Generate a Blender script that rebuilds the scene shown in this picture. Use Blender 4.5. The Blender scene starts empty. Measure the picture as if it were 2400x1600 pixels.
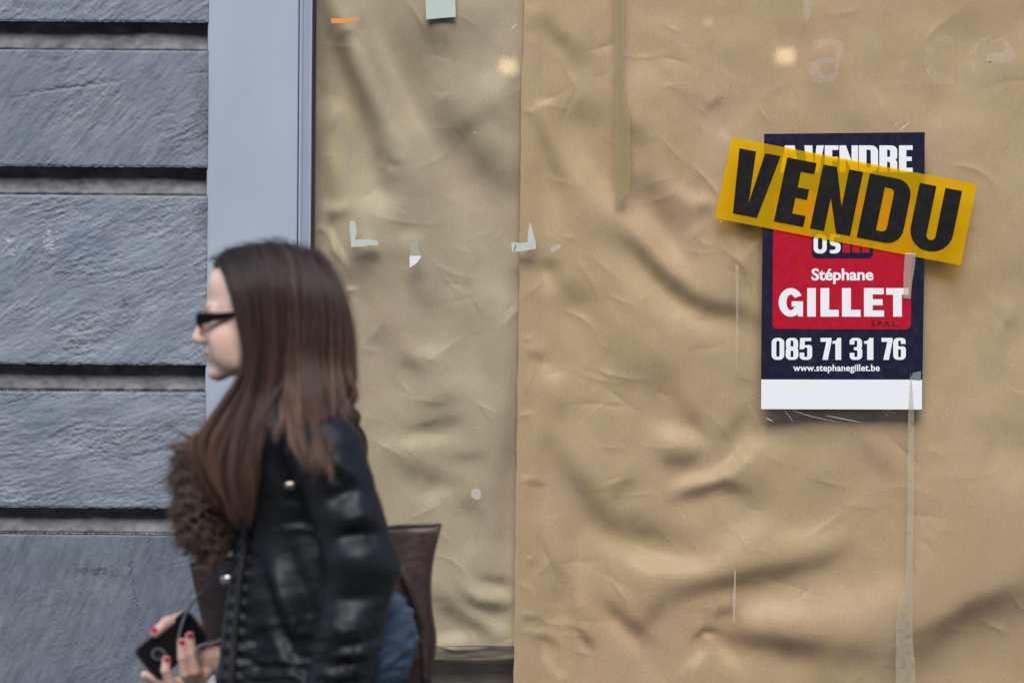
import bpy, bmesh, math, random
import numpy as np
from mathutils import Matrix, Vector

# ------------------------------------------------------------------ camera, world, sun, exposure
S = bpy.context.scene
COL = S.collection
R = math.radians
CAM = (0.0, -6.0, 1.5)
ROLL = R(0.42)
RIGHT = (math.cos(ROLL), math.sin(ROLL))          # (x, z)
UP = (-math.sin(ROLL), math.cos(ROLL))
cd = bpy.data.cameras.new('camera')
cd.lens = 90.0
cd.sensor_width = 36.0
cd.sensor_fit = 'HORIZONTAL'
cd.clip_start = 0.05
cd.clip_end = 500.0
cd.dof.use_dof = True
cd.dof.focus_distance = 6.0
cd.dof.aperture_fstop = 2.8
cam = bpy.data.objects.new('camera', cd)
COL.objects.link(cam)
cam.matrix_world = Matrix(((RIGHT[0], UP[0], 0, CAM[0]), (0, 0, -1, CAM[1]), (RIGHT[1], UP[1], 0, CAM[2]), (0, 0, 0, 1)))
S.camera = cam

SUN_DIR = Vector((-0.06, -0.62, 0.74)).normalized()
w = bpy.data.worlds.new('World')
S.world = w
w.use_nodes = True
nt = w.node_tree
sky = nt.nodes.new('ShaderNodeTexSky')
sky.sky_type = 'NISHITA'
sky.sun_disc = False
sky.sun_elevation = math.asin(SUN_DIR.z)
sky.sun_rotation = math.atan2(SUN_DIR.x, SUN_DIR.y) % (2 * math.pi)
sky.air_density = 1.0
sky.dust_density = 1.0
nt.links.new(sky.outputs[0], nt.nodes['Background'].inputs[0])
nt.nodes['Background'].inputs[1].default_value = 0.085
sl = bpy.data.lights.new('sun', 'SUN')
sl.energy = 1.5
sl.angle = R(36)
sl.color = (1.0, 0.95, 0.88)
so = bpy.data.objects.new('sun', sl)
COL.objects.link(so)
so.rotation_euler = SUN_DIR.to_track_quat('Z', 'Y').to_euler()
so.location = (-4, -6, 8)
S.view_settings.view_transform = 'Standard'
S.view_settings.look = 'None'
S.view_settings.gamma = 1.0
S.view_settings.use_curve_mapping = False
S.view_settings.exposure = 1.3
S.render.engine = 'CYCLES'
S.cycles.max_bounces = 8
S.cycles.transparent_max_bounces = 24
S.cycles.caustics_reflective = False
S.cycles.caustics_refractive = False

# ------------------------------------------------------------------ helpers
def at(px, py, y=0.0):
    """world point at depth y seen at photograph pixel (px, py)"""
    k = (y - CAM[1]) / 6000.0
    a, b = (px - 1200.0) * k, (800.0 - py) * k
    return (a * RIGHT[0] + b * UP[0], y, CAM[2] + a * RIGHT[1] + b * UP[1])

def img(x, y, z):
    k = (y - CAM[1]) / 6000.0
    dz = z - CAM[2]
    return 1200.0 + (x * RIGHT[0] + dz * RIGHT[1]) / k, 800.0 - (x * UP[0] + dz * UP[1]) / k

def tag(o, label=None, cat=None, group=None, kind=None):
    if label: o['label'] = label
    if cat: o['category'] = cat
    if group: o['group'] = group
    if kind: o['kind'] = kind
    return o

def empty(name, loc, label, cat, group=None):
    o = bpy.data.objects.new(name, None)
    o.empty_display_size = 0.1
    COL.objects.link(o)
    o.location = loc
    return tag(o, label, cat, group)

def link(name, me, mat=None, parent=None, smooth=False):
    o = bpy.data.objects.new(name, me)
    COL.objects.link(o)
    if mat is not None:
        me.materials.append(mat)
    if smooth:
        me.polygons.foreach_set('use_smooth', [True] * len(me.polygons))
    if parent is not None:
        o.parent = parent
        o.matrix_parent_inverse = Matrix.Translation(parent.location).inverted() if parent.parent is None else Matrix.Identity(4)
        if parent.parent is not None:
            o.matrix_parent_inverse = parent_world(parent).inverted()
    return o

def parent_world(p):
    m = Matrix.Translation(p.location)
    if p.parent is not None:
        m = parent_world(p.parent) @ p.matrix_parent_inverse @ m
    return m

def mesh(name, verts, faces, mat=None, parent=None, smooth=False):
    me = bpy.data.meshes.new(name)
    me.from_pydata([tuple(v) for v in verts], [], [tuple(f) for f in faces])
    me.update()
    return link(name, me, mat, parent, smooth)

def mesh_np(name, V, F, mat=None, parent=None, smooth=True):
    """V (n,3) float array, F (m,4) int array of quads"""
    me = bpy.data.meshes.new(name)
    V = np.asarray(V, np.float32); F = np.asarray(F, np.int32)
    k = F.shape[1]
    me.vertices.add(len(V)); me.vertices.foreach_set('co', V.ravel())
    me.loops.add(F.size); me.loops.foreach_set('vertex_index', F.ravel())
    me.polygons.add(len(F))
    me.polygons.foreach_set('loop_start', np.arange(len(F), dtype=np.int32) * k)
    me.polygons.foreach_set('loop_total', np.full(len(F), k, np.int32))
    me.update(calc_edges=True)
    me.validate()
    return link(name, me, mat, parent, smooth)

def box(name, x0, x1, y0, y1, z0, z1, mat, parent=None, bevel=0.0):
    bm = bmesh.new()
    bmesh.ops.create_cube(bm, size=1.0)
    for v in bm.verts:
        v.co = ((x0 + x1) / 2 + v.co.x * (x1 - x0), (y0 + y1) / 2 + v.co.y * (y1 - y0), (z0 + z1) / 2 + v.co.z * (z1 - z0))
    if bevel > 0:
        bmesh.ops.bevel(bm, geom=list(bm.edges), offset=bevel, segments=2, affect='EDGES')
    me = bpy.data.meshes.new(name); bm.to_mesh(me); bm.free()
    return link(name, me, mat, parent)

def grid_faces(nx, ny):
    i = np.arange(nx * ny).reshape(ny, nx)
    return np.stack([i[:-1, :-1].ravel(), i[1:, :-1].ravel(), i[1:, 1:].ravel(), i[:-1, 1:].ravel()], 1)

# --- numpy noise
def fft_noise(n, m, lam, seed, ratio=1.0, band=0.5):
    """band-passed noise, wavelength lam px; ratio > 1 stretches it along x"""
    rng = np.random.default_rng(seed)
    a = np.fft.rfft2(rng.standard_normal((n, m)))
    ky = np.fft.fftfreq(n)[:, None]; kx = np.fft.rfftfreq(m)[None, :]
    k = np.sqrt((kx * ratio) ** 2 + ky ** 2) * lam + 1e-9
    a *= np.exp(-(np.log(k)) ** 2 / (2 * band ** 2))
    r = np.fft.irfft2(a, s=(n, m))
    return r / r.std()

def sample(T, x, y):
    n, m = T.shape
    x0 = np.floor(x).astype(int); y0 = np.floor(y).astype(int)
    fx = x - x0; fy = y - y0
    a = T[y0 % n, x0 % m]; b = T[y0 % n, (x0 + 1) % m]
    c = T[(y0 + 1) % n, x0 % m]; d = T[(y0 + 1) % n, (x0 + 1) % m]
    return (a * (1 - fx) + b * fx) * (1 - fy) + (c * (1 - fx) + d * fx) * fy

def stroke_field(X, Y, strokes):
    """sum of soft strokes (value, sigma, points)"""
    out = np.zeros(X.shape, np.float32)
    for val, sig, pts in strokes:
        pts = np.array(pts, float)
        m = 3.2 * sig
        sel = (X > pts[:, 0].min() - m) & (X < pts[:, 0].max() + m) & (Y > pts[:, 1].min() - m) & (Y < pts[:, 1].max() + m)
        if not sel.any():
            continue
        x = X[sel]; y = Y[sel]
        best = np.full(x.shape, 1e12); tb = np.zeros(x.shape)
        if len(pts) == 1:
            best = (x - pts[0, 0]) ** 2 + (y - pts[0, 1]) ** 2; taper = 1.0
        else:
            seg = np.sqrt(((pts[1:] - pts[:-1]) ** 2).sum(1)); tot = seg.sum(); acc = 0
            for p, q, L in zip(pts[:-1], pts[1:], seg):
                d = q - p
                t = np.clip(((x - p[0]) * d[0] + (y - p[1]) * d[1]) / (L * L + 1e-9), 0, 1)
                dd = (x - p[0] - t * d[0]) ** 2 + (y - p[1] - t * d[1]) ** 2
                b = dd < best
                best = np.where(b, dd, best); tb = np.where(b, (acc + t * L) / tot, tb); acc += L
            taper = np.clip(np.minimum(tb, 1 - tb) / 0.3, 0, 1) * 0.75 + 0.25
        out[sel] += val * taper * np.exp(-best / (2 * sig * sig))
    return out

# --- materials
def new_mat(name):
    m = bpy.data.materials.new(name); m.use_nodes = True
    return m, m.node_tree, m.node_tree.nodes['Principled BSDF']

def N(nt, kind, **kw):
    n = nt.nodes.new(kind)
    for k, v in kw.items():
        if hasattr(n, k): setattr(n, k, v)
        else: n.inputs[k.replace('_', ' ')].default_value = v
    return n

def noise(nt, scale, detail=4, rough=0.55, vec=None, stretch=None):
    n = nt.nodes.new('ShaderNodeTexNoise')
    n.inputs['Scale'].default_value = scale; n.inputs['Detail'].default_value = detail; n.inputs['Roughness'].default_value = rough
    g = nt.nodes.new('ShaderNodeNewGeometry')
    src = vec or g.outputs['Position']
    if stretch:
        mp = nt.nodes.new('ShaderNodeMapping')
        mp.vector_type = 'TEXTURE'
        mp.inputs['Scale'].default_value = [1 / v for v in stretch[0]]
        mp.inputs['Rotation'].default_value = stretch[1] if len(stretch) > 1 else (0, 0, 0)
        nt.links.new(src, mp.inputs[0]); src = mp.outputs[0]
    nt.links.new(src, n.inputs['Vector'])
    return n

def ramp(nt, fac, stops):
    r = nt.nodes.new('ShaderNodeValToRGB')
    e = r.color_ramp.elements
    while len(e) < len(stops): e.new(0.5)
    for i, (p, c) in enumerate(stops):
        e[i].position = p; e[i].color = (*c, 1) if len(c) == 3 else c
    nt.links.new(fac, r.inputs[0])
    return r

def mixc(nt, a, b, fac, mode='MIX'):
    n = nt.nodes.new('ShaderNodeMix'); n.data_type = 'RGBA'; n.blend_type = mode
    for sock, v in ((n.inputs['A'] if False else n.inputs[6], a), (n.inputs[7], b), (n.inputs[0], fac)):
        if hasattr(v, 'is_linked'): nt.links.new(v, sock)
        else: sock.default_value = (*v, 1) if isinstance(v, tuple) and len(v) == 3 else v
    return n.outputs[2]

def bump(nt, height, strength=0.3, dist=0.001, prev=None):
    b = nt.nodes.new('ShaderNodeBump')
    b.inputs['Strength'].default_value = strength; b.inputs['Distance'].default_value = dist
    nt.links.new(height, b.inputs['Height'])
    if prev is not None: nt.links.new(prev, b.inputs['Normal'])
    return b.outputs[0]

def plain(name, col, rough=0.6, var=0.12, scale=40, metallic=0.0, bumps=0.0):
    m, nt, b = new_mat(name)
    n = noise(nt, scale)
    c = ramp(nt, n.outputs[0], [(0.3, tuple(v * (1 - var) for v in col)), (0.7, tuple(min(1, v * (1 + var)) for v in col))])
    nt.links.new(c.outputs[0], b.inputs['Base Color'])
    b.inputs['Roughness'].default_value = rough; b.inputs['Metallic'].default_value = metallic
    if bumps: nt.links.new(bump(nt, n.outputs[0], bumps, 0.002), b.inputs['Normal'])
    return m

def film(name, col, alpha, rough=0.3, mask_scale=None, lo=0.4, hi=0.7, tint=None):
    """a diffuse film that lets part of what lies behind it show"""
    m, nt, b = new_mat(name)
    b.inputs['Base Color'].default_value = (*col, 1); b.inputs['Roughness'].default_value = rough
    tr = nt.nodes.new('ShaderNodeBsdfTransparent')
    tr.inputs[0].default_value = (*(tint or (1, 1, 1)), 1)
    mx = nt.nodes.new('ShaderNodeMixShader')
    mx.inputs[0].default_value = alpha
    if mask_scale:
        n = noise(nt, mask_scale, 6, 0.65)
        mr = nt.nodes.new('ShaderNodeMapRange')
        mr.inputs[1].default_value = lo; mr.inputs[2].default_value = hi; mr.inputs[3].default_value = 0.0; mr.inputs[4].default_value = alpha
        nt.links.new(n.outputs[0], mr.inputs[0]); nt.links.new(mr.outputs[0], mx.inputs[0])
    nt.links.new(tr.outputs[0], mx.inputs[1]); nt.links.new(b.outputs[0], mx.inputs[2])
    nt.links.new(mx.outputs[0], nt.nodes['Material Output'].inputs[0])
    return m

# ------------------------------------------------------------------ ground
M_pave = plain('paving', (0.2, 0.19, 0.185), 0.85, 0.2, 6, bumps=0.3)
M_asph = plain('asphalt', (0.05, 0.05, 0.052), 0.9, 0.25, 30, bumps=0.4)
tag(mesh('road', [(-150, -150, -0.13), (150, -150, -0.13), (150, 60, -0.13), (-150, 60, -0.13)], [(0, 1, 2, 3)], M_asph), kind='structure')
tag(box('pavement', -40, 40, -3.2, 1.5, -0.12, 0.0, M_pave), kind='structure')

# ------------------------------------------------------------------ stone wall
def stone_mat(name, rot, dark, seed, mott=0.0):
    m, nt, b = new_mat(name)
    g = nt.nodes.new('ShaderNodeNewGeometry')
    fine = noise(nt, 60, 6, 0.7, stretch=((0.22, 1, 1.0), (0, -rot, 0)))
    big = noise(nt, 5 + seed, 4, 0.6)
    pit = noise(nt, 240, 3, 0.6)
    c1 = ramp(nt, fine.outputs[0], [(0.25, (0.125 * dark, 0.148 * dark, 0.187 * dark)), (0.5, (0.198 * dark, 0.23 * dark, 0.28 * dark)), (0.75, (0.272 * dark, 0.308 * dark, 0.355 * dark))])
    c2 = ramp(nt, big.outputs[0], [(0.3, (0.80, 0.82, 0.90)), (0.55, (1, 1, 1)), (0.75, (1.12, 1.13, 1.10))])
    col = mixc(nt, c1.outputs[0], c2.outputs[0], 1.0, 'MULTIPLY')
    stain = noise(nt, 9, 5, 0.7)
    sr = ramp(nt, stain.outputs[0], [(0.6, (0, 0, 0)), (0.78, (1, 1, 1))])
    s2 = nt.nodes.new('ShaderNodeMath'); s2.operation = 'MULTIPLY'; s2.inputs[1].default_value = 0.35 + mott
    nt.links.new(sr.outputs[0], s2.inputs[0])
    col = mixc(nt, col, (0.09, 0.095, 0.105), s2.outputs[0])
    for an, cc in (('stain', (0.035, 0.037, 0.042)), ('lime', (0.62, 0.63, 0.64))):
        at_ = nt.nodes.new('ShaderNodeAttribute'); at_.attribute_name = an
        col = mixc(nt, col, cc, at_.outputs['Fac'])
    nt.links.new(col, b.inputs['Base Color'])
    b.inputs['Roughness'].default_value = 0.72
    n1 = bump(nt, fine.outputs[0], 0.55, 0.004)
    nt.links.new(bump(nt, pit.outputs[0], 0.35, 0.0012, n1), b.inputs['Normal'])
    return m

M_joint = plain('joint_stone', (0.18, 0.182, 0.195), 0.9, 0.4, 25, bumps=0.5)
M_back = plain('wall_core', (0.12, 0.12, 0.125), 0.9)
YF = -0.062                                          # mean plane of the split stone faces
XR = at(483, 800, YF)[0]                             # right end of the courses
XL = -1.62
wall = box('stone_wall', XL, XR + 0.004, 0.02, 0.14, 0.0, 3.1, M_back)
tag(wall, 'grey split-face stone wall in wide courses with deep recessed joints', 'wall')
zrow = [at(240, p, YF)[2] for p in (51, 117, 391, 457, 854, 917, 1190, 1252, 1700)]
TILE = {}
def stone(ztop, zbot, ang, seed, amp, dark, mott, warp, carve=(), stains=()):
    step = 0.0026
    nx = int((XR - XL) / step) + 1; ny = int((ztop - zbot) / step) + 1
    xs = np.linspace(XL, XR, nx); zs = np.linspace(ztop, zbot, ny)
    X, Z = np.meshgrid(xs, zs)
    n = 1024
    a1 = fft_noise(n, n, 120, seed, 2.2, 0.3); a2 = fft_noise(n, n, 24, seed + 1, 5.5, 0.45)
    a3 = fft_noise(n, n, 11, seed + 2, 4.5, 0.5); a4 = fft_noise(n, n, 6, seed + 3, 2.0, 0.6); a5 = fft_noise(n, n, 330, seed + 4, 1.0, 0.3)
    a6 = fft_noise(n, n, 46, seed + 5, 6.5, 0.4)
    u0 = (X - XL) * 1000; v0 = (ztop - Z) * 1000
    wv = sample(a5, u0, v0)
    th = R(ang)
    u = u0 * math.cos(th) - v0 * math.sin(th); v = u0 * math.sin(th) + v0 * math.cos(th)
    v = v + wv * warp + 1.2 * sample(a4, u * 0.8, v * 0.8)
    rough = np.clip(0.95 + 0.3 * sample(a1, u0 * 0.8, v0 * 0.8), 0.55, 1.6)       # smooth and broken areas
    q = 0.9 * sample(a6, u, v) + 0.75 * sample(a2, u, v) + 0.35 * sample(a3, u, v)
    f = q - np.floor(q)
    terr = np.floor(q) + np.clip((f - 0.5) / 0.16 + 0.5, 0, 1)                     # short flaked ledges
    h = 0.7 * sample(a1, u, v) + rough * (0.42 * (terr - q) + 0.30 * sample(a2, u, v) + 0.40 * sample(a3, u, v) + 0.30 * sample(a4, u, v))
    h = h * amp * 0.0013
    # broken arrises
    e = np.minimum(np.minimum(v0, v0.max() - v0), (u0.max() - u0) * 1.0)
    chip = 2.2 + 1.2 * sample(a3, v * 1.0, u * 0.6)
    h -= 0.004 * np.clip(1 - e / np.maximum(chip * 2.0, 1), 0, 1) ** 2
    Xe = X.copy(); Ze = Z.copy()
    Ze[0, :] += 0.0008 * sample(a4, u, v)[0, :]; Ze[-1, :] += 0.0006 * sample(a3, u, v)[-1, :]
    PX, PY = img(X, YF, Z)
    jit = 4.0 * sample(a3, u0, v0)
    h += 0.001 * stroke_field(PX + 0.35 * jit, PY + 0.35 * jit, carve)
    stn = np.clip(stroke_field(PX + 2 * jit, PY + jit, stains) * (0.75 + 0.5 * sample(a4, u0, v0)), -1, 1)
    Y = YF - h
    V = np.stack([Xe, Y, Ze], -1).reshape(-1, 3)
    F = grid_faces(nx, ny)
    ring = np.concatenate([np.arange(nx), np.arange(1, ny) * nx + nx - 1, (ny - 1) * nx + np.arange(nx - 2, -1, -1), np.arange(ny - 2, 0, -1) * nx])
    B = V[ring].copy(); B[:, 1] = 0.018
    nb = len(V); k = len(ring)
    F2 = np.stack([ring, np.roll(ring, -1), nb + (np.arange(k) + 1) % k, nb + np.arange(k)], 1)
    o = mesh_np('stone', np.vstack([V, B]), np.vstack([F, F2[:, ::-1]]), stone_mat('split_stone', th, dark, seed % 3, mott), wall)
    st_ = np.concatenate([stn.ravel(), np.zeros(k)])
    a_ = o.data.attributes.new('stain', 'FLOAT', 'POINT'); a_.data.foreach_set('value', np.clip(st_, 0, 1).astype(np.float32))
    b_ = o.data.attributes.new('lime', 'FLOAT', 'POINT'); b_.data.foreach_set('value', np.clip(-st_, 0, 1).astype(np.float32))
    return o

stone(zrow[0] + 0.33, zrow[0], 40, 11, 0.8, 0.98, 0.0, 8)
stone(zrow[1], zrow[2], 48, 22, 0.75, 0.9, 0.0, 14, [(-3, 1.6, [(20, 235), (90, 215), (170, 205), (215, 198), (260, 192), (300, 188)]), (-2, 1.4, [(430, 178), (485, 168)])], [(.5, 20, [(484, 140), (486, 380)])])
stone(zrow[3], zrow[4], 27, 33, 1.0, 1.05, 0.0, 10, [(-2.5, 1.5, [(240, 665), (300, 648), (380, 628), (430, 590)]), (-2, 1.4, [(10, 560), (80, 545)])], [(.95, 9, [(290, 704), (294, 712)]), (.5, 14, [(478, 470), (482, 560)]), (-.8, 2.2, [(14, 556), (18, 566)]), (-.7, 2, [(113, 516), (116, 600)]), (-.7, 2, [(84, 662), (90, 652)]), (-.6, 2, [(70, 712), (74, 722)]), (-.6, 1.6, [(26, 590), (28, 600)])])
stone(zrow[5], zrow[6], 14, 44, 0.95, 1.0, 0.05, 8, [(-2.5, 1.5, [(235, 1095), (300, 1072), (350, 1060), (400, 1050)])], [(.6, 4, [(92, 1106), (94, 1112)])])
stone(zrow[7], zrow[8], 68, 55, 0.45, 0.70, 0.25, 25, [(-4, 1.5, [(298, 1256), (304, 1300), (312, 1380), (322, 1430), (324, 1470), (335, 1492)]), (-2, 1.3, [(392, 1260), (384, 1300)])], [(.8, 7, [(160, 1342), (195, 1334), (235, 1338), (285, 1344)]), (.5, 4, [(20, 1284)]), (.5, 4, [(108, 1284)])])
stone(zrow[8] - 0.066, zrow[8] - 0.45, 30, 66, 0.9, 0.9, 0.1, 20)
stone(zrow[8] - 0.52, 0.0, 20, 77, 0.9, 0.9, 0.1, 20)

def joint(z0, z1, seed):
    """recessed course between two stones: hollow at the top, rising to a soft weathered lip"""
    nx, ny = 420, 30
    xs = np.linspace(XL, XR, nx); t = np.linspace(0, 1, ny)
    X, T = np.meshgrid(xs, t)
    a = fft_noise(512, 512, 40, seed, 2.5, 0.5); b = fft_noise(512, 512, 9, seed + 1, 1.5, 0.5)
    u = (X - XL) * 330; v = T * (z1 - z0) * 330
    y = -0.021 - 0.017 * np.clip((T - 0.15) / 0.85, 0, 1) ** 1.2 - 0.0016 * sample(a, u, v) - 0.0007 * sample(b, u, v)
    y += 0.006 * np.clip(1 - np.abs(T - 0.95) / 0.06, 0, 1)
    # a knocked-out patch near the right end
    V = np.stack([X, y, z1 + 0.002 + (z0 - z1 - 0.004) * T], -1).reshape(-1, 3)
    mesh_np('recessed_course', V, grid_faces(nx, ny), M_joint, wall)
for i, (a, b) in enumerate(((0, 1), (2, 3), (4, 5), (6, 7))):
    joint(zrow[b], zrow[a], 100 + 7 * i)
joint(zrow[8] - 0.066, zrow[8], 140)

# ------------------------------------------------------------------ shop window: frame, glass, ledge
def frame_mat():
    m, nt, b = new_mat('frame_paint')
    n = noise(nt, 3.0, 3, 0.5); f = noise(nt, 420, 2, 0.5); d = noise(nt, 26, 6, 0.72)
    c = ramp(nt, n.outputs[0], [(0.3, (0.345, 0.395, 0.485)), (0.7, (0.385, 0.437, 0.527))])
    dr = ramp(nt, d.outputs[0], [(0.66, (1, 1, 1)), (0.80, (0.82, 0.82, 0.82))])
    col = mixc(nt, c.outputs[0], dr.outputs[0], 1.0, 'MULTIPLY')
    run = noise(nt, 14, 5, 0.65, stretch=((1, 1, 0.12),))
    rr = ramp(nt, run.outputs[0], [(0.45, (1, 1, 1)), (0.78, (0.945, 0.945, 0.94))])
    col = mixc(nt, col, rr.outputs[0], 1.0, 'MULTIPLY')
    nt.links.new(col, b.inputs['Base Color'])
    b.inputs['Roughness'].default_value = 0.42
    nt.links.new(bump(nt, f.outputs[0], 0.12, 0.0006), b.inputs['Normal'])
    return m
M_frame = frame_mat()
M_seal = plain('rubber_seal', (0.02, 0.02, 0.022), 0.6)
FY = -0.056
fx = at(486, 800, FY)[0] - 0.0045
win = empty('shop_window', (0.3, 0, 0), 'large shop window in pale blue grey metal frame, papered over inside', 'window')

def extrude_profile(name, pts, z0, z1, mat, parent, smooth=False):
    n = len(pts)
    V = [(x, y, z0) for x, y in pts] + [(x, y, z1) for x, y in pts]
    F = [(i, (i + 1) % n, n + (i + 1) % n, n + i) for i in range(n)] + [tuple(range(n - 1, -1, -1)), tuple(range(n, 2 * n))]
    return mesh(name, V, F, mat, parent, smooth)

W1 = at(696, 800, FY)[0] - at(483, 800, FY)[0]
def rx(v): return fx + v
extrude_profile('frame_post', [(rx(0), 0.05), (rx(0), FY + 0.003), (rx(0.0012), FY + 0.0008), (rx(0.003), FY), (rx(W1 - 0.004), FY), (rx(W1 - 0.0015), FY + 0.0006),
                (rx(W1), FY + 0.003), (rx(W1), 0.05)], 0.0, 3.1, M_frame, win)
W2 = W1 + 0.0022
extrude_profile('frame_bead', [(rx(W2), 0.03), (rx(W2), FY + 0.0025), (rx(W2 + 0.0012), FY + 0.0012), (rx(W2 + 0.004), FY + 0.001), (rx(W2 + 0.0075), FY + 0.0045), (rx(W2 + 0.009), FY + 0.008),
                (rx(W2 + 0.0225), FY + 0.019), (rx(W2 + 0.024), FY + 0.0175), (rx(W2 + 0.027), FY + 0.0185), (rx(W2 + 0.028), FY + 0.021), (rx(W2 + 0.028), 0.03)], 0.0, 3.1, M_frame, win)
extrude_profile('rubber_seal', [(rx(W2 + 0.0284), 0.012), (rx(W2 + 0.0284), FY + 0.03), (rx(W2 + 0.031), FY + 0.03), (rx(W2 + 0.034), -0.0015), (rx(W2 + 0.034), 0.012)], 0.44, 3.1, M_seal, win)
GX0 = rx(W2 + 0.0345)
box('bottom_rail', rx(W2 + 0.029), 3.2, -0.05, 0.04, 0.36, 0.438, M_frame, win, 0.002)
box('stall_riser', rx(W2 + 0.029), 3.2, -0.03, 0.06, 0.0, 0.359, M_back, win)

def glass_mat():
    m, nt, b = new_mat('window_glass')
    lw = nt.nodes.new('ShaderNodeLayerWeight'); lw.inputs[0].default_value = 0.5
    p = nt.nodes.new('ShaderNodeMath'); p.operation = 'POWER'; p.inputs[1].default_value = 5
    ma = nt.nodes.new('ShaderNodeMath'); ma.operation = 'MULTIPLY_ADD'; ma.inputs[1].default_value = 0.95; ma.inputs[2].default_value = 0.042
    nt.links.new(lw.outputs['Facing'], p.inputs[0]); nt.links.new(p.outputs[0], ma.inputs[0])
    tr = nt.nodes.new('ShaderNodeBsdfTransparent'); tr.inputs[0].default_value = (0.975, 0.985, 0.975, 1)
    gl = nt.nodes.new('ShaderNodeBsdfGlossy'); gl.inputs['Roughness'].default_value = 0.02
    mx = nt.nodes.new('ShaderNodeMixShader')
    nt.links.new(ma.outputs[0], mx.inputs[0]); nt.links.new(tr.outputs[0], mx.inputs[1]); nt.links.new(gl.outputs[0], mx.inputs[2])
    # thin dust and old wipe marks
    df = nt.nodes.new('ShaderNodeBsdfDiffuse'); df.inputs[0].default_value = (0.6, 0.6, 0.58, 1)
    d1 = noise(nt, 5, 6, 0.7, stretch=((1, 1, 0.35), (0, 0.25, 0))); d2 = noise(nt, 130, 4, 0.7)
    r1 = ramp(nt, d1.outputs[0], [(0.42, (0, 0, 0)), (0.75, (0.075, 0.075, 0.075))]); r2 = ramp(nt, d2.outputs[0], [(0.4, (0.4, 0.4, 0.4)), (0.7, (1, 1, 1))])
    du = nt.nodes.new('ShaderNodeMath'); du.operation = 'MULTIPLY'
    nt.links.new(r1.outputs[0], du.inputs[0]); nt.links.new(r2.outputs[0], du.inputs[1])
    m2 = nt.nodes.new('ShaderNodeMixShader')
    nt.links.new(du.outputs[0], m2.inputs[0]); nt.links.new(mx.outputs[0], m2.inputs[1]); nt.links.new(df.outputs[0], m2.inputs[2])
    nt.links.new(m2.outputs[0], nt.nodes['Material Output'].inputs[0])
    return m
M_glass = glass_mat()
glass = box('glass_pane', GX0, 3.2, 0.0, 0.006, 0.44, 3.1, M_glass, win)

# ------------------------------------------------------------------ kraft paper behind the glass
def paper_mat(name, c_lo, c_hi, pink, rib_axis):
    m, nt, b = new_mat(name)
    n1 = noise(nt, 7, 4, 0.6); n2 = noise(nt, 3.1, 3, 0.5); fib = noise(nt, 330, 3, 0.7)
    c = ramp(nt, n1.outputs[0], [(0.3, c_lo), (0.7, c_hi)])
    pr = ramp(nt, n2.outputs[0], [(0.42, (0, 0, 0)), (0.68, (0.75, 0.75, 0.75))])
    col = mixc(nt, c.outputs[0], pink, pr.outputs[0])
    fr = ramp(nt, fib.outputs[0], [(0.25, (0.80, 0.80, 0.80)), (0.75, (1.16, 1.16, 1.16))])
    col = mixc(nt, col, fr.outputs[0], 1.0, 'MULTIPLY')
    g = nt.nodes.new('ShaderNodeNewGeometry')
    wv = nt.nodes.new('ShaderNodeTexWave'); wv.wave_type = 'BANDS'; wv.bands_direction = rib_axis
    wv.inputs['Scale'].default_value = 62; wv.inputs['Distortion'].default_value = 0.6; wv.inputs['Detail'].default_value = 1.0
    nt.links.new(g.outputs['Position'], wv.inputs['Vector'])
    wr = ramp(nt, wv.outputs[1], [(0.0, (0.95, 0.95, 0.95)), (1.0, (1.04, 1.04, 1.04))])
    col = mixc(nt, col, wr.outputs[0], 1.0, 'MULTIPLY')
    nt.links.new(col, b.inputs['Base Color'])
    b.inputs['Roughness'].default_value = 0.55; b.inputs['Specular IOR Level'].default_value = 0.35
    nt.links.new(bump(nt, fib.outputs[0], 0.12, 0.0006), b.inputs['Normal'])
    return m

LX, LY = 0.08, 0.997
def crease_field(X, Y, seed):
    """hairline creases: bright flank above the crest, dark flank below, fading away from it"""
    r = np.random.default_rng(seed + 300)
    out = np.zeros(X.shape, np.float32)
    x0, x1, y0, y1 = X.min(), X.max(), Y.min(), Y.max()
    for i in range(int((x1 - x0) * (y1 - y0) / 11000)):
        cx, cy = r.uniform(x0, x1), r.uniform(y0, y1)
        if cx > 1850 and cy < 1000 and r.random() < 0.6: continue
        th = r.choice([r.normal(0.75, 0.3), r.normal(-0.55, 0.35), r.normal(0.1, 0.25)])
        L = r.uniform(18, 80) * (1.6 if r.random() < 0.15 else 1.0); w_ = r.uniform(3, 6) + L * 0.07; a = r.uniform(0.14, 0.5) * r.choice([1, 1, -1])
        bend = r.normal(0, 0.0022)
        m = L + 4 * w_
        sel = (abs(X - cx) < m) & (abs(Y - cy) < m)
        if not sel.any(): continue
        dx, dy = X[sel] - cx, Y[sel] - cy
        u = dx * math.cos(th) + dy * math.sin(th); v = -dx * math.sin(th) + dy * math.cos(th) + bend * u * u
        env = np.clip(1 - np.abs(u) / L, 0, 1)
        wu = w_ * (0.35 + 0.65 * np.clip((u + L) / (2 * L), 0, 1)) * 1.2
        out[sel] += -a * np.tanh(v / 1.6) * np.exp(-np.abs(v) / wu) * env
    return out
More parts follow.
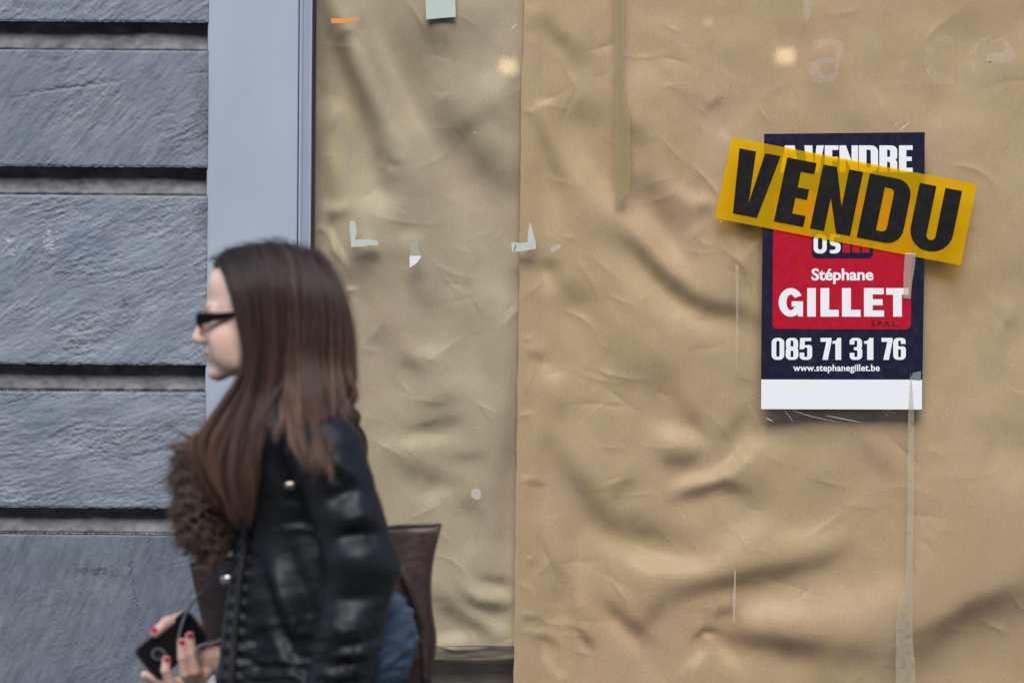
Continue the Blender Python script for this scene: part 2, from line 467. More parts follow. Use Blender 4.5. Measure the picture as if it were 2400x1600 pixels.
def paper_heights(X, Y, strokes, seed, gain, fine=1.0, crumple=1.0):
    """height towards the street whose slopes face the light where the sheet is bright and away from it where it is dark"""
    ny, nx = X.shape
    st = X[0, 1] - X[0, 0]
    Sx = stroke_field(X, Y, [(v * (0.7 if sg <= 9 else 0.65 if len(p) == 1 and sg < 60 else 1.0), sg, p) for v, sg, p in strokes])
    Sx += crumple * crease_field(X, Y, seed)
    Sx += fine * (0.10 * fft_noise(ny, nx, 150 / st, seed, 1.0, 0.35) + 0.05 * fft_noise(ny, nx, 60 / st, seed + 1, 1.0, 0.4))
    cr = fft_noise(ny, nx, 45 / st, seed + 2, 1.6, 0.35)
    mask = np.clip(fft_noise(ny, nx, 260 / st, seed + 3, 1.0, 0.3) - 0.2, 0, 1.5)
    Sx += fine * 0.13 * mask * (np.exp(-(cr / 0.22) ** 2) - 0.3)
    ky = np.fft.fftfreq(ny)[:, None] * 2 * np.pi / st; kx = np.fft.rfftfreq(nx)[None, :] * 2 * np.pi / st
    lk = LX * kx + LY * ky
    H = np.fft.rfft2(Sx - Sx.mean()) * (-1j * lk) / (lk ** 2 + 0.06 * (kx ** 2 + ky ** 2) + (2 * np.pi / 850) ** 2)
    H = np.fft.irfft2(H, s=(ny, nx)) * gain
    return H / 1000.0                                          # metres (1 px = 1 mm)
RS = [  # right-hand sheet
 (.8, 22, [(1345,371),(1400,440),(1490,508),(1528,549),(1586,624),(1640,690)]), (-1.1, 18, [(1449,557),(1490,574),(1552,648),(1615,698),(1656,719),(1739,735),(1790,765)]),
 (.7, 25, [(1432,590),(1490,648),(1552,711),(1615,744),(1690,769)]), (-.6, 28, [(1486,383),(1532,454),(1573,524),(1606,549)]),
 (-.6, 14, [(1630,490),(1672,487)]), (.6, 14, [(1573,425),(1627,466),(1677,474)]), (.35, 8, [(1598,565),(1648,516)]),
 (-.5, 15, [(1275,600),(1290,640)]), (.5, 18, [(1245,615),(1283,665),(1295,702)]), (-.4, 35, [(1325,640),(1345,735)]),
 (-.4, 30, [(1428,856),(1532,872),(1594,947)]), (.45, 16, [(1254,852),(1325,893)]), (-.6, 9, [(1225,823),(1283,843)]), (.4, 8, [(1229,812),(1279,808)]),
 (.8, 5, [(1219,785),(1234,790),(1248,784)]), (-.6, 4, [(1223,797),(1242,796)]), (-.5, 20, [(1312,955)]), (.9, 5, [(1215,972),(1248,963)]), (-.8, 4.5, [(1215,980),(1240,975)]),
 (-.35, 20, [(1287,1011)]), (-.8, 26, [(1309,1043),(1345,1114),(1403,1203),(1466,1275),(1519,1279)]),
 (1.1, 20, [(1394,1253),(1457,1284),(1515,1315),(1604,1328),(1662,1328),(1735,1300)]), (.45, 48, [(1725,1212),(1760,1279)]),
 (-1.05, 22, [(1555,1404),(1626,1373),(1671,1360),(1760,1346),(1839,1335),(1924,1312),(1985,1280)]), (-.6, 20, [(1555,1404),(1506,1467),(1515,1520)]),
 (-.7, 15, [(1412,1404),(1466,1458),(1510,1489)]), (.4, 13, [(1403,1427),(1470,1494),(1501,1547)]),
 (.8, 18, [(1528,1007),(1582,1015),(1644,1030),(1675,1045)]), (-.65, 18, [(1537,1070),(1604,1080),(1662,1058)]),
 (-.5, 16, [(1600,945),(1649,1020),(1684,1052)]), (-.4, 16, [(1686,1056),(1707,1020),(1760,945)]),
 (1.2, 13, [(1580,1134),(1671,1117),(1707,1096),(1780,1022)]), (-1.1, 13, [(1580,1170),(1649,1145),(1693,1132),(1745,1148)]), (-.5, 30, [(1770,1150)]),
 (.4, 30, [(1617,1203)]), (-.5, 20, [(1457,1190),(1501,1239),(1582,1257)]), (-.5, 16, [(1430,1168),(1492,1114)]),
 (.9, 5, [(1214,1115),(1245,1118)]), (-.7, 6, [(1225,1126),(1280,1138)]), (.8, 4, [(1232,1303),(1245,1306)]), (-.6, 7, [(1247,1316)]),
 (.9, 4, [(1211,1355),(1233,1372),(1252,1382)]), (-.6, 5, [(1214,1367),(1240,1388)]), (.7, 5, [(1214,1432),(1252,1436)]), (-.9, 6, [(1214,1442),(1270,1452)]),
 (.8, 5, [(1220,1469),(1275,1480)]), (-.8, 8, [(1240,1484),(1290,1500),(1312,1517)]), (.6, 8, [(1274,1516),(1291,1560),(1314,1583),(1329,1558)]),
 (-.4, 22, [(1300,1302),(1327,1413)]), (.35, 14, [(1350,1279),(1358,1391),(1376,1435)]), (-.6, 10, [(1358,1467),(1390,1525)]), (.5, 6, [(1353,1490),(1372,1530)]),
 (1.1, 6, [(1647,1485),(1676,1493)]), (-1.1, 7, [(1622,1500),(1649,1478),(1688,1480)]), (.7, 12, [(1667,1498),(1738,1575)]), (.6, 10, [(1662,1516),(1604,1570)]), (-.9, 24, [(1693,1494),(1800,1500),(1900,1520)]),
 (-.7, 12, [(1668,1437),(1728,1427)]), (.4, 6, [(1667,1430),(1686,1423)]), (.5, 22, [(1738,1462),(1800,1427),(1900,1440)]),
 (-.8, 30, [(1800,1500),(1934,1505),(2068,1536)]), (.45, 35, [(1800,1440),(1953,1451),(2098,1383),(2232,1383)]),
 (-1.2, 46, [(2110,1510),(2240,1425),(2336,1370),(2420,1320)]), (-1.1, 90, [(2330,1470)]), (-.9, 65, [(2180,1560)]), (-.5, 60, [(1950,1590)]), (.4, 50, [(2297,1086),(2420,1134)]),
 (.6, 35, [(1805,1045)]), (-.35, 20, [(2000,1023),(2049,1069),(2106,1126)]), (.45, 25, [(1800,1260),(1970,1258)]), (-.35, 50, [(2240,1225)]), (-.3, 40, [(1930,1130)]),
 (-.5, 14, [(1238,43),(1276,46),(1307,84),(1353,122)]), (.5, 18, [(1242,20)]), (.5, 8, [(1233,77),(1258,107)]), (-.35, 25, [(1353,128)]),
 (.8, 7, [(1243,256),(1266,240),(1302,235)]), (.6, 5, [(1232,262),(1250,256)]), (-.8, 5, [(1226,266),(1247,268)]), (-.7, 16, [(1256,268),(1276,319),(1297,378),(1312,450)]), (.45, 24, [(1302,281),(1343,357),(1380,420)]),
 (-.4, 30, [(1328,230),(1417,293)]), (-.5, 18, [(1480,281),(1506,357)]), (-.45, 12, [(1646,257),(1697,232)]), (.3, 6, [(1649,243),(1680,222)]), (.4, 10, [(1648,55),(1674,49)]), (.2, 40, [(1480,166),(1634,180)]), (.3, 10, [(1685,303),(1708,330)]),
 (-.3, 60, [(2310,20)]), (-.35, 42, [(2400,620)]), (-.25, 50, [(2390,240)]), (.2, 80, [(2220,280)]), (-.25, 30, [(1930,205)]), (-.35, 26, [(1735,600),(1745,690)]), (-.3, 30, [(1750,880)]), (.5, 6, [(2338,752),(2352,768)]), (-.5, 9, [(2362,760)]), (.2, 80, [(2290,900)]), (-.2, 40, [(2380,1010)]), (.25, 40, [(1560,60)]), (.2, 60, [(1720,330)]), (-.2, 40, [(1860,60)]),
]
LS = [  # left-hand sheet
 (-1.3, 26, [(750,-30),(797,71),(833,168),(863,265),(870,350)]), (1.2, 30, [(795,-30),(853,102),(894,179),(930,255),(970,332),(1026,434)]), 
 (-.5, 40, [(986,92),(1057,66)]), (-.8, 42, [(1016,214),(1072,332),(1149,408),(1159,485)]), (.35, 28, [(1123,168),(1190,214)]), (-.45, 18, [(1067,332),(1108,286),(1149,265),(1190,296)]),
 (.55, 18, [(751,219),(802,275)]), (-.5, 6, [(727,188),(745,192)]), (.4, 10, [(735,160),(760,172)]), (-.5, 14, [(745,285),(741,423)]), (.3, 22, [(766,306),(802,408)]),
 (.5, 8, [(900,393),(944,398)]), (-.6, 6, [(910,379),(944,385)]), (-.3, 12, [(890,360)]), (-.4, 15, [(904,430)]), (.4, 10, [(940,365)]), (-.4, 5, [(885,405),(905,390)]),
 (.5, 12, [(756,480),(812,485)]), (.5, 18, [(858,470),(925,475)]), (-.5, 10, [(760,512),(820,495)]), (1.0, 6, [(741,524),(776,541),(789,577),(818,618)]), (-.6, 6, [(780,590),(800,620)]), (-.5, 7, [(745,540),(770,556)]),
 (-.5, 14, [(843,602),(894,597)]), (-.45, 25, [(833,640)]), (-.35, 20, [(940,525)]), (.35, 15, [(930,556),(996,551)]), (.7, 4, [(800,680),(840,672)]), (-.4, 5, [(800,689),(836,682)]),
 (-.45, 20, [(1212,0),(1208,500),(1202,800)]), (-.7, 22, [(1202,750),(1196,1000),(1190,1260)]), (-.3, 35, [(857,786),(932,803)]), (.4, 15, [(961,820),(1041,826)]), (-.4, 15, [(932,838),(995,866)]),
 (.3, 30, [(1087,890)]), (.3, 25, [(1121,815),(1127,1044)]), (-.35, 12, [(984,952),(1075,930)]), (-.45, 14, [(943,1004),(1104,975)]), (.4, 14, [(898,1039),(1087,1027)]), (-.35, 10, [(1047,1073),(1144,1067)]),
 (-.45, 20, [(926,1079),(1047,1136)]), (.4, 12, [(989,1176),(1064,1142)]), (-.3, 15, [(1075,1194),(1127,1170)]), (-.8, 12, [(1072,1375),(1121,1415),(1202,1426)]), (.7, 14, [(1095,1376),(1144,1389),(1200,1395)]), (-.5, 10, [(1115,1349),(1202,1366)]),
 (-.9, 18, [(1010,1404),(1087,1440),(1165,1488)]), (.7, 13, [(1058,1418),(1121,1446),(1200,1486)]), (.8, 10, [(1010,1498),(1105,1492)]),
 (-.3, 30, [(1000,1260)]), (.3, 25, [(1100,1290)]), (-.3, 18, [(990,700)]),
]
def paper(name, x0f, x1f, py0, py1, ymean, strokes, seed, gain, mat, label, edge=None, step=3.0, fine=0.4, crumple=1.0):
    """x0f, x1f: edge positions (photo px) as functions of py"""
    gx0, gx1 = 640 if x0f(800) < 1000 else 1100, 1290 if x1f(800) < 1400 else 2680
    nx = int((gx1 - gx0) / step) + 1; ny = int((py1 - py0) / step) + 1
    gx = np.linspace(gx0, gx1, nx); gy = np.linspace(py0, py1, ny)
    X, Y = np.meshgrid(gx, gy)
    H = paper_heights(X, Y, strokes, seed, gain, fine, crumple)
    H = H - np.median(H); H = 0.045 * np.tanh(H / 0.045)
    if edge is not None: H = edge(X, Y, H)
    # keep only columns between the sheet's own edges: remap columns so that the border is straight
    u = np.linspace(0, 1, nx)
    PX = np.empty_like(X); HH = np.empty_like(H)
    for j in range(ny):
        a, b = x0f(gy[j]), x1f(gy[j])
        PX[j] = a + (b - a) * u
        HH[j] = np.interp(PX[j], gx, H[j])
    y = ymean - HH
    y = 0.0085 + 0.004 * np.logaddexp(0, (y - 0.0085) / 0.004)     # the pane stops the sheet
    k = (ymean - CAM[1]) / 6000.0
    A = (PX - 1200) * k; B = (800 - Y) * k
    V = np.stack([A * RIGHT[0] + B * UP[0], y, CAM[2] + A * RIGHT[1] + B * UP[1]], -1).reshape(-1, 3)
    o = mesh_np(name, V, grid_faces(nx, ny), mat)
    return tag(o, label, 'paper sheet')

M_paperR = paper_mat('kraft_paper_tan', (0.54, 0.38, 0.215), (0.58, 0.415, 0.245), (0.61, 0.395, 0.255), 'X')
M_paperL = paper_mat('kraft_paper_grey', (0.47, 0.385, 0.26), (0.51, 0.42, 0.29), (0.55, 0.41, 0.30), 'Z')
jag = fft_noise(8, 1024, 60, 9, 1.0, 0.6)[0]
def right_edge(py): return float(np.interp(py, [-220, 0, 60, 110, 200, 400, 700, 933, 1600, 1900], [1232, 1229, 1228, 1225.5, 1222, 1220, 1216.5, 1212.7, 1204, 1200])) + 0.5 * jag[int((py + 300) / 3) % 1024]
def lift(X, Y, H):                                    # the free edge is held flat a little in front of the other sheet
    wgt = np.clip((X - 1212) / 60, 0, 1)
    return H * (0.35 + 0.65 * wgt) + 0.012 * (1 - wgt)
paper('kraft_paper_sheet', right_edge, lambda py: 2640, -220, 1900, 0.038, RS, 5, 0.84, M_paperR, 'wide tan kraft paper sheet with deep crumpled folds filling the right of the shop window', edge=lift)
def tuck(X, Y, H): return H * np.clip((X - 700) / 60, 0.3, 1) + 0.036 * np.clip((775 - X) / 70, 0, 1) ** 2 + 0.034 * np.exp(-((X - 1031) / 95) ** 2 - ((Y - 30) / 130) ** 2) + 0.02 * np.exp(-((X - 880) / 90) ** 2 - ((Y - 570) / 90) ** 2)
paper('kraft_paper_sheet', lambda py: 700, lambda py: 1280, -220, 1513, 0.054, LS, 17, 1.0, M_paperL, 'narrow greyish kraft paper sheet between the pale frame and the tan sheet', edge=tuck, crumple=0.8)

# ledge wrapped in paper under the narrow sheet
ledge = empty('display_ledge', (-0.2, 0.09, 0.78), 'low display ledge edged with a paper strip under the narrow paper sheet', 'ledge')
def strip(name, px0, px1, py0, py1, y0, y1, seed, mat, parent, amp):
    nx, ny = 140, 16
    X, Y = np.meshgrid(np.linspace(px0, px1, nx), np.linspace(py0, py1, ny))
    h = fft_noise(64, 160, 14, seed, 2.5, 0.5)[:ny, :nx] * amp
    h = h + stroke_field(X, Y, [(.004, 3, [(1035,1516),(1060,1522),(1080,1525)]), (-.003, 3, [(1050,1530),(1100,1536)]), (.003, 3, [(1020,1524),(1130,1522)])])
    T = (Y - py0) / (py1 - py0)
    y = y0 + (y1 - y0) * T - h
    k = (y0 + 6) / 6000
    A = (X - 1200) * k; B = (800 - Y) * k
    V = np.stack([A * RIGHT[0] + B * UP[0], y, CAM[2] + A * RIGHT[1] + B * UP[1]], -1).reshape(-1, 3)
    return mesh_np(name, V, grid_faces(nx, ny), mat, parent)
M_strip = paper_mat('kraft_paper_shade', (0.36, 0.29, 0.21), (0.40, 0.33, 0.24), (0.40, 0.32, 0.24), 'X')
strip('paper_edging', 700, 1280, 1513.5, 1548, 0.050, 0.066, 3, M_strip, ledge, 0.0009)
M_brown = plain('brown_board', (0.115, 0.08, 0.058), 0.7, 0.3, 18, bumps=0.2)
zl = at(1000, 1549, 0.1)[2]
box('riser_board', GX0, 0.12, 0.115, 0.135, 0.44, zl + 0.01, M_brown, ledge)
box('ledge_top', GX0, 0.12, 0.081, 0.30, zl, zl + 0.018, M_brown, ledge)
M_dark = plain('dark_room', (0.03, 0.028, 0.026), 0.9)
tag(box('interior_partition', GX0 - 0.05, 3.2, 0.45, 0.5, 0.0, 3.1, M_dark), 'dark partition inside the shop behind the papered window', 'partition')

# ------------------------------------------------------------------ flat print helpers
def rp(pts, seg=7):
    """closed outline with rounded corners: (x, y, r)"""
    out = []
    n = len(pts)
    P = [(p[0], p[1], p[2] if len(p) > 2 else 0.0) for p in pts]
    for i in range(n):
        x, y, r = P[i]
        if r <= 0:
            out.append((x, y)); continue
        a = P[i - 1]; b = P[(i + 1) % n]
        la = math.hypot(a[0] - x, a[1] - y); lb = math.hypot(b[0] - x, b[1] - y)
        ra = min(r, la * 0.5); rb = min(r, lb * 0.5)
        p0 = (x + (a[0] - x) / la * ra, y + (a[1] - y) / la * ra); p2 = (x + (b[0] - x) / lb * rb, y + (b[1] - y) / lb * rb)
        c = 0.5523
        for k in range(seg + 1):
            t = k / seg
            c1 = (p0[0] + (x - p0[0]) * c, p0[1] + (y - p0[1]) * c); c2 = (p2[0] + (x - p2[0]) * c, p2[1] + (y - p2[1]) * c)
            q = [(1 - t) ** 3 * p0[j] + 3 * (1 - t) ** 2 * t * c1[j] + 3 * (1 - t) * t * t * c2[j] + t ** 3 * p2[j] for j in (0, 1)]
            out.append(tuple(q))
    return out

def ell(cx, cy, rx_, ry_, a0, a1, n=20):
    return [(cx + rx_ * math.cos(R(a0 + (a1 - a0) * i / n)), cy + ry_ * math.sin(R(a0 + (a1 - a0) * i / n))) for i in range(n + 1)]

def loops_mesh(name, loops, y, mat, parent=None):
    """filled outlines given in photo pixels, standing at depth y"""
    cu = bpy.data.curves.new(name, 'CURVE'); cu.dimensions = '2D'; cu.fill_mode = 'BOTH'
    for lp in loops:
        sp = cu.splines.new('POLY'); sp.points.add(len(lp) - 1)
        for p, (x, yy) in zip(sp.points, lp): p.co = (x / 1000, -yy / 1000, 0, 1)
        sp.use_cyclic_u = True
    o = bpy.data.objects.new('tmp', cu); COL.objects.link(o)
    me = bpy.data.meshes.new_from_object(o.evaluated_get(bpy.context.evaluated_depsgraph_get()))
    bpy.data.objects.remove(o); bpy.data.curves.remove(cu)
    yf = y if callable(y) else (lambda a, b: y)
    for v in me.vertices:
        px, py = v.co.x * 1000, -v.co.y * 1000
        v.co = at(px, py, yf(px, py))
    me.materials.clear(); me.name = name
    bm = bmesh.new(); bm.from_mesh(me)
    bm.normal_update()
    for f in bm.faces:
        if f.normal.y > 0: f.normal_flip()
    bm.to_mesh(me); bm.free()
    return link(name, me, mat, parent)

def text_mesh(name, s, px0, px1, base, cap, y, mat, parent, offset=0.0, shear=0.0, spacing=1.0):
    """built-in font set between px0 and px1; cap = height of a capital in px"""
    cu = bpy.data.curves.new(name, 'FONT'); cu.body = s; cu.offset = offset; cu.space_character = spacing; cu.resolution_u = 4
    o = bpy.data.objects.new('tmp', cu); COL.objects.link(o)
    me = bpy.data.meshes.new_from_object(o.evaluated_get(bpy.context.evaluated_depsgraph_get()))
    bpy.data.objects.remove(o); bpy.data.curves.remove(cu)
    xs = [v.co.x for v in me.vertices]; a, b = min(xs), max(xs)
    ch = 0.73 + 2 * offset
    for v in me.vertices:
        v.co = at(px0 + (v.co.x - a) / (b - a) * (px1 - px0), base - (v.co.y + offset) / ch * cap, y)
    me.materials.clear(); me.name = name
    bm = bmesh.new(); bm.from_mesh(me); bm.normal_update()
    for f in bm.faces:
        if f.normal.y > 0: f.normal_flip()
    bm.to_mesh(me); bm.free()
    return link(name, me, mat, parent)

GL = {
 'V': [[(0,1),(.26,1),(.31,.2),(.40,1),(.64,1),(.48,0),(.107,0)]],
 'E': [[(0,0),(.46,0),(.46,.17),(.25,.17),(.25,.42),(.43,.42),(.43,.58),(.25,.58),(.25,.83),(.46,.83),(.46,1),(0,1)]],
 'N': [[(0,0),(0,1),(.22,1),(.41,.42),(.41,1),(.63,1),(.63,0),(.41,0),(.22,.52),(.22,0)]],
 'D': [rp([(0,0),(.66,0,.24),(.66,1,.24),(0,1)]), rp([(.26,.16),(.41,.16,.07),(.41,.84,.07),(.26,.84)])],
 'U': [rp([(0,1),(0,0,.32),(.66,0,.32),(.66,1),(.40,1),(.40,.17,.07),(.26,.17,.07),(.26,1)])],
 'A': [[(0,0),(.16,1),(.48,1),(.64,0),(.39,0),(.375,.17),(.265,.17),(.25,0)], [(.28,.33),(.36,.33),(.32,.75)]],
 'R': [rp([(0,0),(0,1),(.6,1,.2),(.6,.5,.12),(.53,.47,.02),(.6,.40,.08),(.6,0),(.36,0),(.36,.38,.05),(.26,.40),(.26,0)]), rp([(.26,.57),(.36,.57,.06),(.36,.84,.06),(.26,.84)])],
 '0': [rp([(0,0,.22),(.54,0,.22),(.54,1,.22),(0,1,.22)]), rp([(.20,.14,.07),(.34,.14,.07),(.34,.86,.07),(.20,.86,.07)])],
 '8': [rp([(0,0,.2),(.54,0,.2),(.54,.47,.08),(.50,.52,.04),(.53,.57,.06),(.53,1,.2),(.01,1,.2),(.01,.57,.06),(.04,.52,.04),(0,.47,.08)]), rp([(.21,.12,.05),(.33,.12,.05),(.33,.42,.05),(.21,.42,.05)]), rp([(.21,.60,.05),(.33,.60,.05),(.33,.88,.05),(.21,.88,.05)])],
 '5': [rp([(.03,1),(.50,1),(.50,.85),(.23,.85),(.22,.66,.02),(.54,.70,.16),(.54,0,.2),(0,0,.2),(0,.33),(.20,.33),(.20,.13,.05),(.33,.13,.05),(.33,.56,.05),(.20,.56,.04),(.19,.48),(0,.48)])],
 '7': [[(0,1),(.48,1),(.48,.85),(.32,0),(.08,0),(.25,.82),(0,.82)]],
 '1': [rp([(0,.84),(.16,.88,.05),(.2,1),(.36,1),(.36,0),(.12,0),(.12,.74),(0,.74)])],
 '3': [rp([(0,.70),(.2,.70),(.2,.87,.04),(.32,.87,.04),(.32,.58,.05),(.18,.57),(.18,.44),(.33,.44,.05),(.33,.13,.05),(.2,.13,.05),(.2,.32),(0,.32),(0,0,.2),(.54,0,.2),(.54,.48,.08),(.47,.52,.04),(.53,.56,.06),(.53,1,.2),(0,1,.2)])],
 '6': [rp([(0,0,.2),(.54,0,.2),(.54,.62,.14),(.24,.61,.04),(.21,.66),(.21,.87,.05),(.33,.87,.05),(.33,.72),(.53,.72),(.53,1,.2),(0,1,.2)]), rp([(.21,.12,.05),(.33,.12,.05),(.33,.48,.05),(.21,.48,.05)])],
 'I': [[(0,0),(.3,0),(.3,1),(0,1)]],
 'L': [[(0,0),(.63,0),(.63,.24),(.3,.24),(.3,1),(0,1)]],
 'e': [[(0,0),(.69,0),(.69,.22),(.3,.22),(.3,.40),(.64,.40),(.64,.61),(.3,.61),(.3,.78),(.68,.78),(.68,1),(0,1)]],
 'T': [[(.24,0),(.54,0),(.54,.77),(.78,.77),(.78,1),(0,1),(0,.77),(.24,.77)]],
 'G': [ell(.42, .5, .42, .51, 28, 302, 30) + [(.66,.10),(.67,0),(.84,0),(.84,.54),(.45,.54),(.45,.35),(.59,.35)] + ell(.42, .5, .15, .28, 318, 34, 20)],
}
def glyph(ch, x0, x1, ytop, ybot, fx_=None):
    """outlines of one capital or digit fitted into a pixel box; fx_ maps (u, v) on to the picture"""
    src = GL[ch]
    xs = [p[0] for lp in src for p in lp]; ys = [p[1] for lp in src for p in lp]
    a, b, c, d = min(xs), max(xs), min(ys), max(ys)
    out = []
    for lp in src:
        q = [(x0 + (x - a) / (b - a) * (x1 - x0), ybot + (y - c) / (d - c) * (ytop - ybot)) for x, y in lp]
        out.append([fx_(*p) for p in q] if fx_ else q)
    return out

# ------------------------------------------------------------------ the poster and the sticker across it
def print_mat(name, col, rough=0.35, dirt=0.12):
    m, nt, b = new_mat(name)
    n = noise(nt, 55, 6, 0.7); g = noise(nt, 700, 2, 0.6)
    d = ramp(nt, n.outputs[0], [(0.45, (0, 0, 0)), (0.8, (dirt, dirt, dirt))])
    c = mixc(nt, col, (0.45, 0.43, 0.42), d.outputs[0])
    gr = ramp(nt, g.outputs[0], [(0.3, (0.9, 0.9, 0.9)), (0.7, (1.1, 1.1, 1.1))])
    c = mixc(nt, c, gr.outputs[0], 1.0, 'MULTIPLY')
    nt.links.new(c, b.inputs['Base Color']); b.inputs['Roughness'].default_value = rough; b.inputs['Specular IOR Level'].default_value = 0.16
    return m
M_navy = print_mat('navy_print', (0.010, 0.011, 0.033), 0.45, 0.04)
M_red = print_mat('red_print', (0.44, 0.006, 0.025), 0.45, 0.03)
M_white = print_mat('white_print', (0.82, 0.84, 0.87), 0.4, 0.03)
M_blackp = print_mat('black_print', (0.008, 0.008, 0.009), 0.55, 0.03)

YP = -0.0035
def sheet_box(name, loop, y, thick, mat, parent=None):
    """thin card with a real thickness"""
    n = len(loop)
    V = [at(px, py, y) for px, py in loop] + [at(px, py, y + thick) for px, py in loop]
    F = [tuple(range(n - 1, -1, -1)), tuple(range(n, 2 * n))] + [(i, (i + 1) % n, n + (i + 1) % n, n + i) for i in range(n)]
    o = mesh(name, V, F, mat, parent)
    bm = bmesh.new(); bm.from_mesh(o.data); bmesh.ops.recalc_face_normals(bm, faces=bm.faces); bm.to_mesh(o.data); bm.free()
    return o
poster = sheet_box('sale_poster', [(1791, 314), (2167.5, 310), (2166, 640), (2161, 960), (1783, 959), (1786, 640)], YP, 0.0025, M_navy)
tag(poster, 'navy and red estate agent poster A VENDRE with phone number and white bottom strip', 'poster')
y1, y2, y3 = YP - 0.0005, YP - 0.0010, YP - 0.0015
loops_mesh('white_strip', [[(1784.2, 889), (2161.3, 889.5), (2160.7, 959.3), (1783.6, 958.3)]], y1, M_white, poster)
loops_mesh('red_panel', [rp([(1813, 450, 10), (2138, 449, 10), (2134.5, 772, 12), (1810.5, 770.5, 12)])], y1, M_red, poster)
hl = []
for ch, a, b in (('A', 1828, 1874), ('V', 1885, 1931), ('E', 1933, 1965), ('N', 1967.5, 2011), ('D', 2013, 2058), ('R', 2061, 2103), ('E', 2107, 2139)):
    hl += glyph(ch, a, b, 341, 404)
loops_mesh('heading_lettering', hl, y1, M_white, poster)
loops_mesh('logo_badge', [rp([(1905, 505, 12), (2048, 505, 12), (2046.5, 605.5, 12), (1902.5, 605, 12)])], y2, M_navy, poster)
lo = [rp([(1907, 548, 15), (1938, 548, 15), (1937.5, 594, 13), (1906.5, 594, 13)]), rp([(1917, 557, 6), (1927.5, 557, 6), (1927.5, 585, 5), (1917, 585, 5)])]
lo += [rp([(1945, 548, 6), (1969, 548, 4), (1969, 556), (1955, 557, 3), (1955, 566), (1970, 570, 6), (1970, 594, 13), (1945, 594, 4), (1945, 586), (1957, 585.5, 4), (1959.5, 578, 3), (1945, 574, 6)])]
loops_mesh('logo_lettering', lo, y3, M_white, poster)
lb = [[(x, 540), (x + 18, 540), (x + 17.5, 592.5), (x - .5, 592)] for x in (1975, 1998, 2020)]
loops_mesh('logo_bars', lb, y3, M_red, poster)
text_mesh('name_lettering', 'Stéphane', 1902, 2047, 657, 29.5, y2, M_white, poster, 0.028, spacing=0.98)
gl = []
for ch, a, b in (('G', 1825, 1882), ('I', 1892, 1912), ('L', 1923, 1966), ('L', 1973.5, 2017), ('e', 2025, 2072), ('T', 2077, 2130)):
    gl += glyph(ch, a, b, 675, 742)
loops_mesh('surname_lettering', gl, y2, M_white, poster)
text_mesh('company_lettering', 'S.P.R.L.', 2042, 2105, 764, 12.5, y2, M_blackp, poster, 0.005)
pl = []
for ch, a, b in (('0', 1808.5, 1838), ('8', 1841.5, 1871), ('5', 1874, 1903.5), ('7', 1923, 1949), ('1', 1951, 1971.5), ('3', 1991.5, 2021), ('1', 2025, 2047), ('7', 2066, 2092), ('6', 2093.5, 2123)):
    pl += glyph(ch, a, b, 791.5, 843)
loops_mesh('phone_lettering', pl, y1, M_white, poster)
text_mesh('web_lettering', 'www.stephanegillet.be', 1859, 2062, 869.5, 17, y1, M_white, poster, 0.024, spacing=1.02)

# VENDU sticker: translucent yellow film with opaque black letters
def vendu_mat():
    m, nt, b = new_mat('yellow_film')
    n = noise(nt, 35, 4, 0.6)
    c = ramp(nt, n.outputs[0], [(0.3, (0.88, 0.52, 0.002)), (0.7, (0.94, 0.58, 0.003))])
    nt.links.new(c.outputs[0], b.inputs['Base Color']); b.inputs['Roughness'].default_value = 0.28
    tr = nt.nodes.new('ShaderNodeBsdfTransparent'); tr.inputs[0].default_value = (1.0, 0.70, 0.03, 1)
    mx = nt.nodes.new('ShaderNodeMixShader'); mx.inputs[0].default_value = 0.46
    nt.links.new(tr.outputs[0], mx.inputs[1]); nt.links.new(b.outputs[0], mx.inputs[2]); nt.links.new(mx.outputs[0], nt.nodes['Material Output'].inputs[0])
    return m
M_yel = vendu_mat()
TL, TR, BR, BL = (1716, 322), (2290, 432), (2251, 622), (1676, 511)
def uv(u, v):
    s, t = u / 584.0, v / 193.0
    return tuple(TL[i] * (1 - s) * (1 - t) + TR[i] * s * (1 - t) + BR[i] * s * t + BL[i] * (1 - s) * t for i in (0, 1))
def wr(px, py):                                       # the film stands a little proud, with one small air crease
    f = stroke_field(np.array([float(px)]), np.array([float(py)]), [(.0008, 6, [(2050, 392), (2020, 450), (2000, 500)])])[0]
    return f
YV = -0.0072
nu, nv = 118, 40
V = []
for j in range(nv + 1):
    for i in range(nu + 1):
        p = uv(584 * i / nu, 193 * j / nv)
        V.append(at(p[0], p[1], YV - wr(*p)))
F = [(j * (nu + 1) + i, (j + 1) * (nu + 1) + i, (j + 1) * (nu + 1) + i + 1, j * (nu + 1) + i + 1) for j in range(nv) for i in range(nu)]
vendu = tag(mesh('sold_sticker', V, F, M_yel, None, True), 'translucent yellow VENDU sticker stuck slantwise across the navy poster', 'sticker')
for ch, a, b in (('V', 22, 120), ('E', 136, 206), ('N', 222, 317), ('D', 333, 437), ('U', 452, 553)):
    loops_mesh('letter', glyph(ch, a, b, 22, 174, uv), lambda px, py: YV - 0.0012 - wr(px, py), M_blackp, vendu)

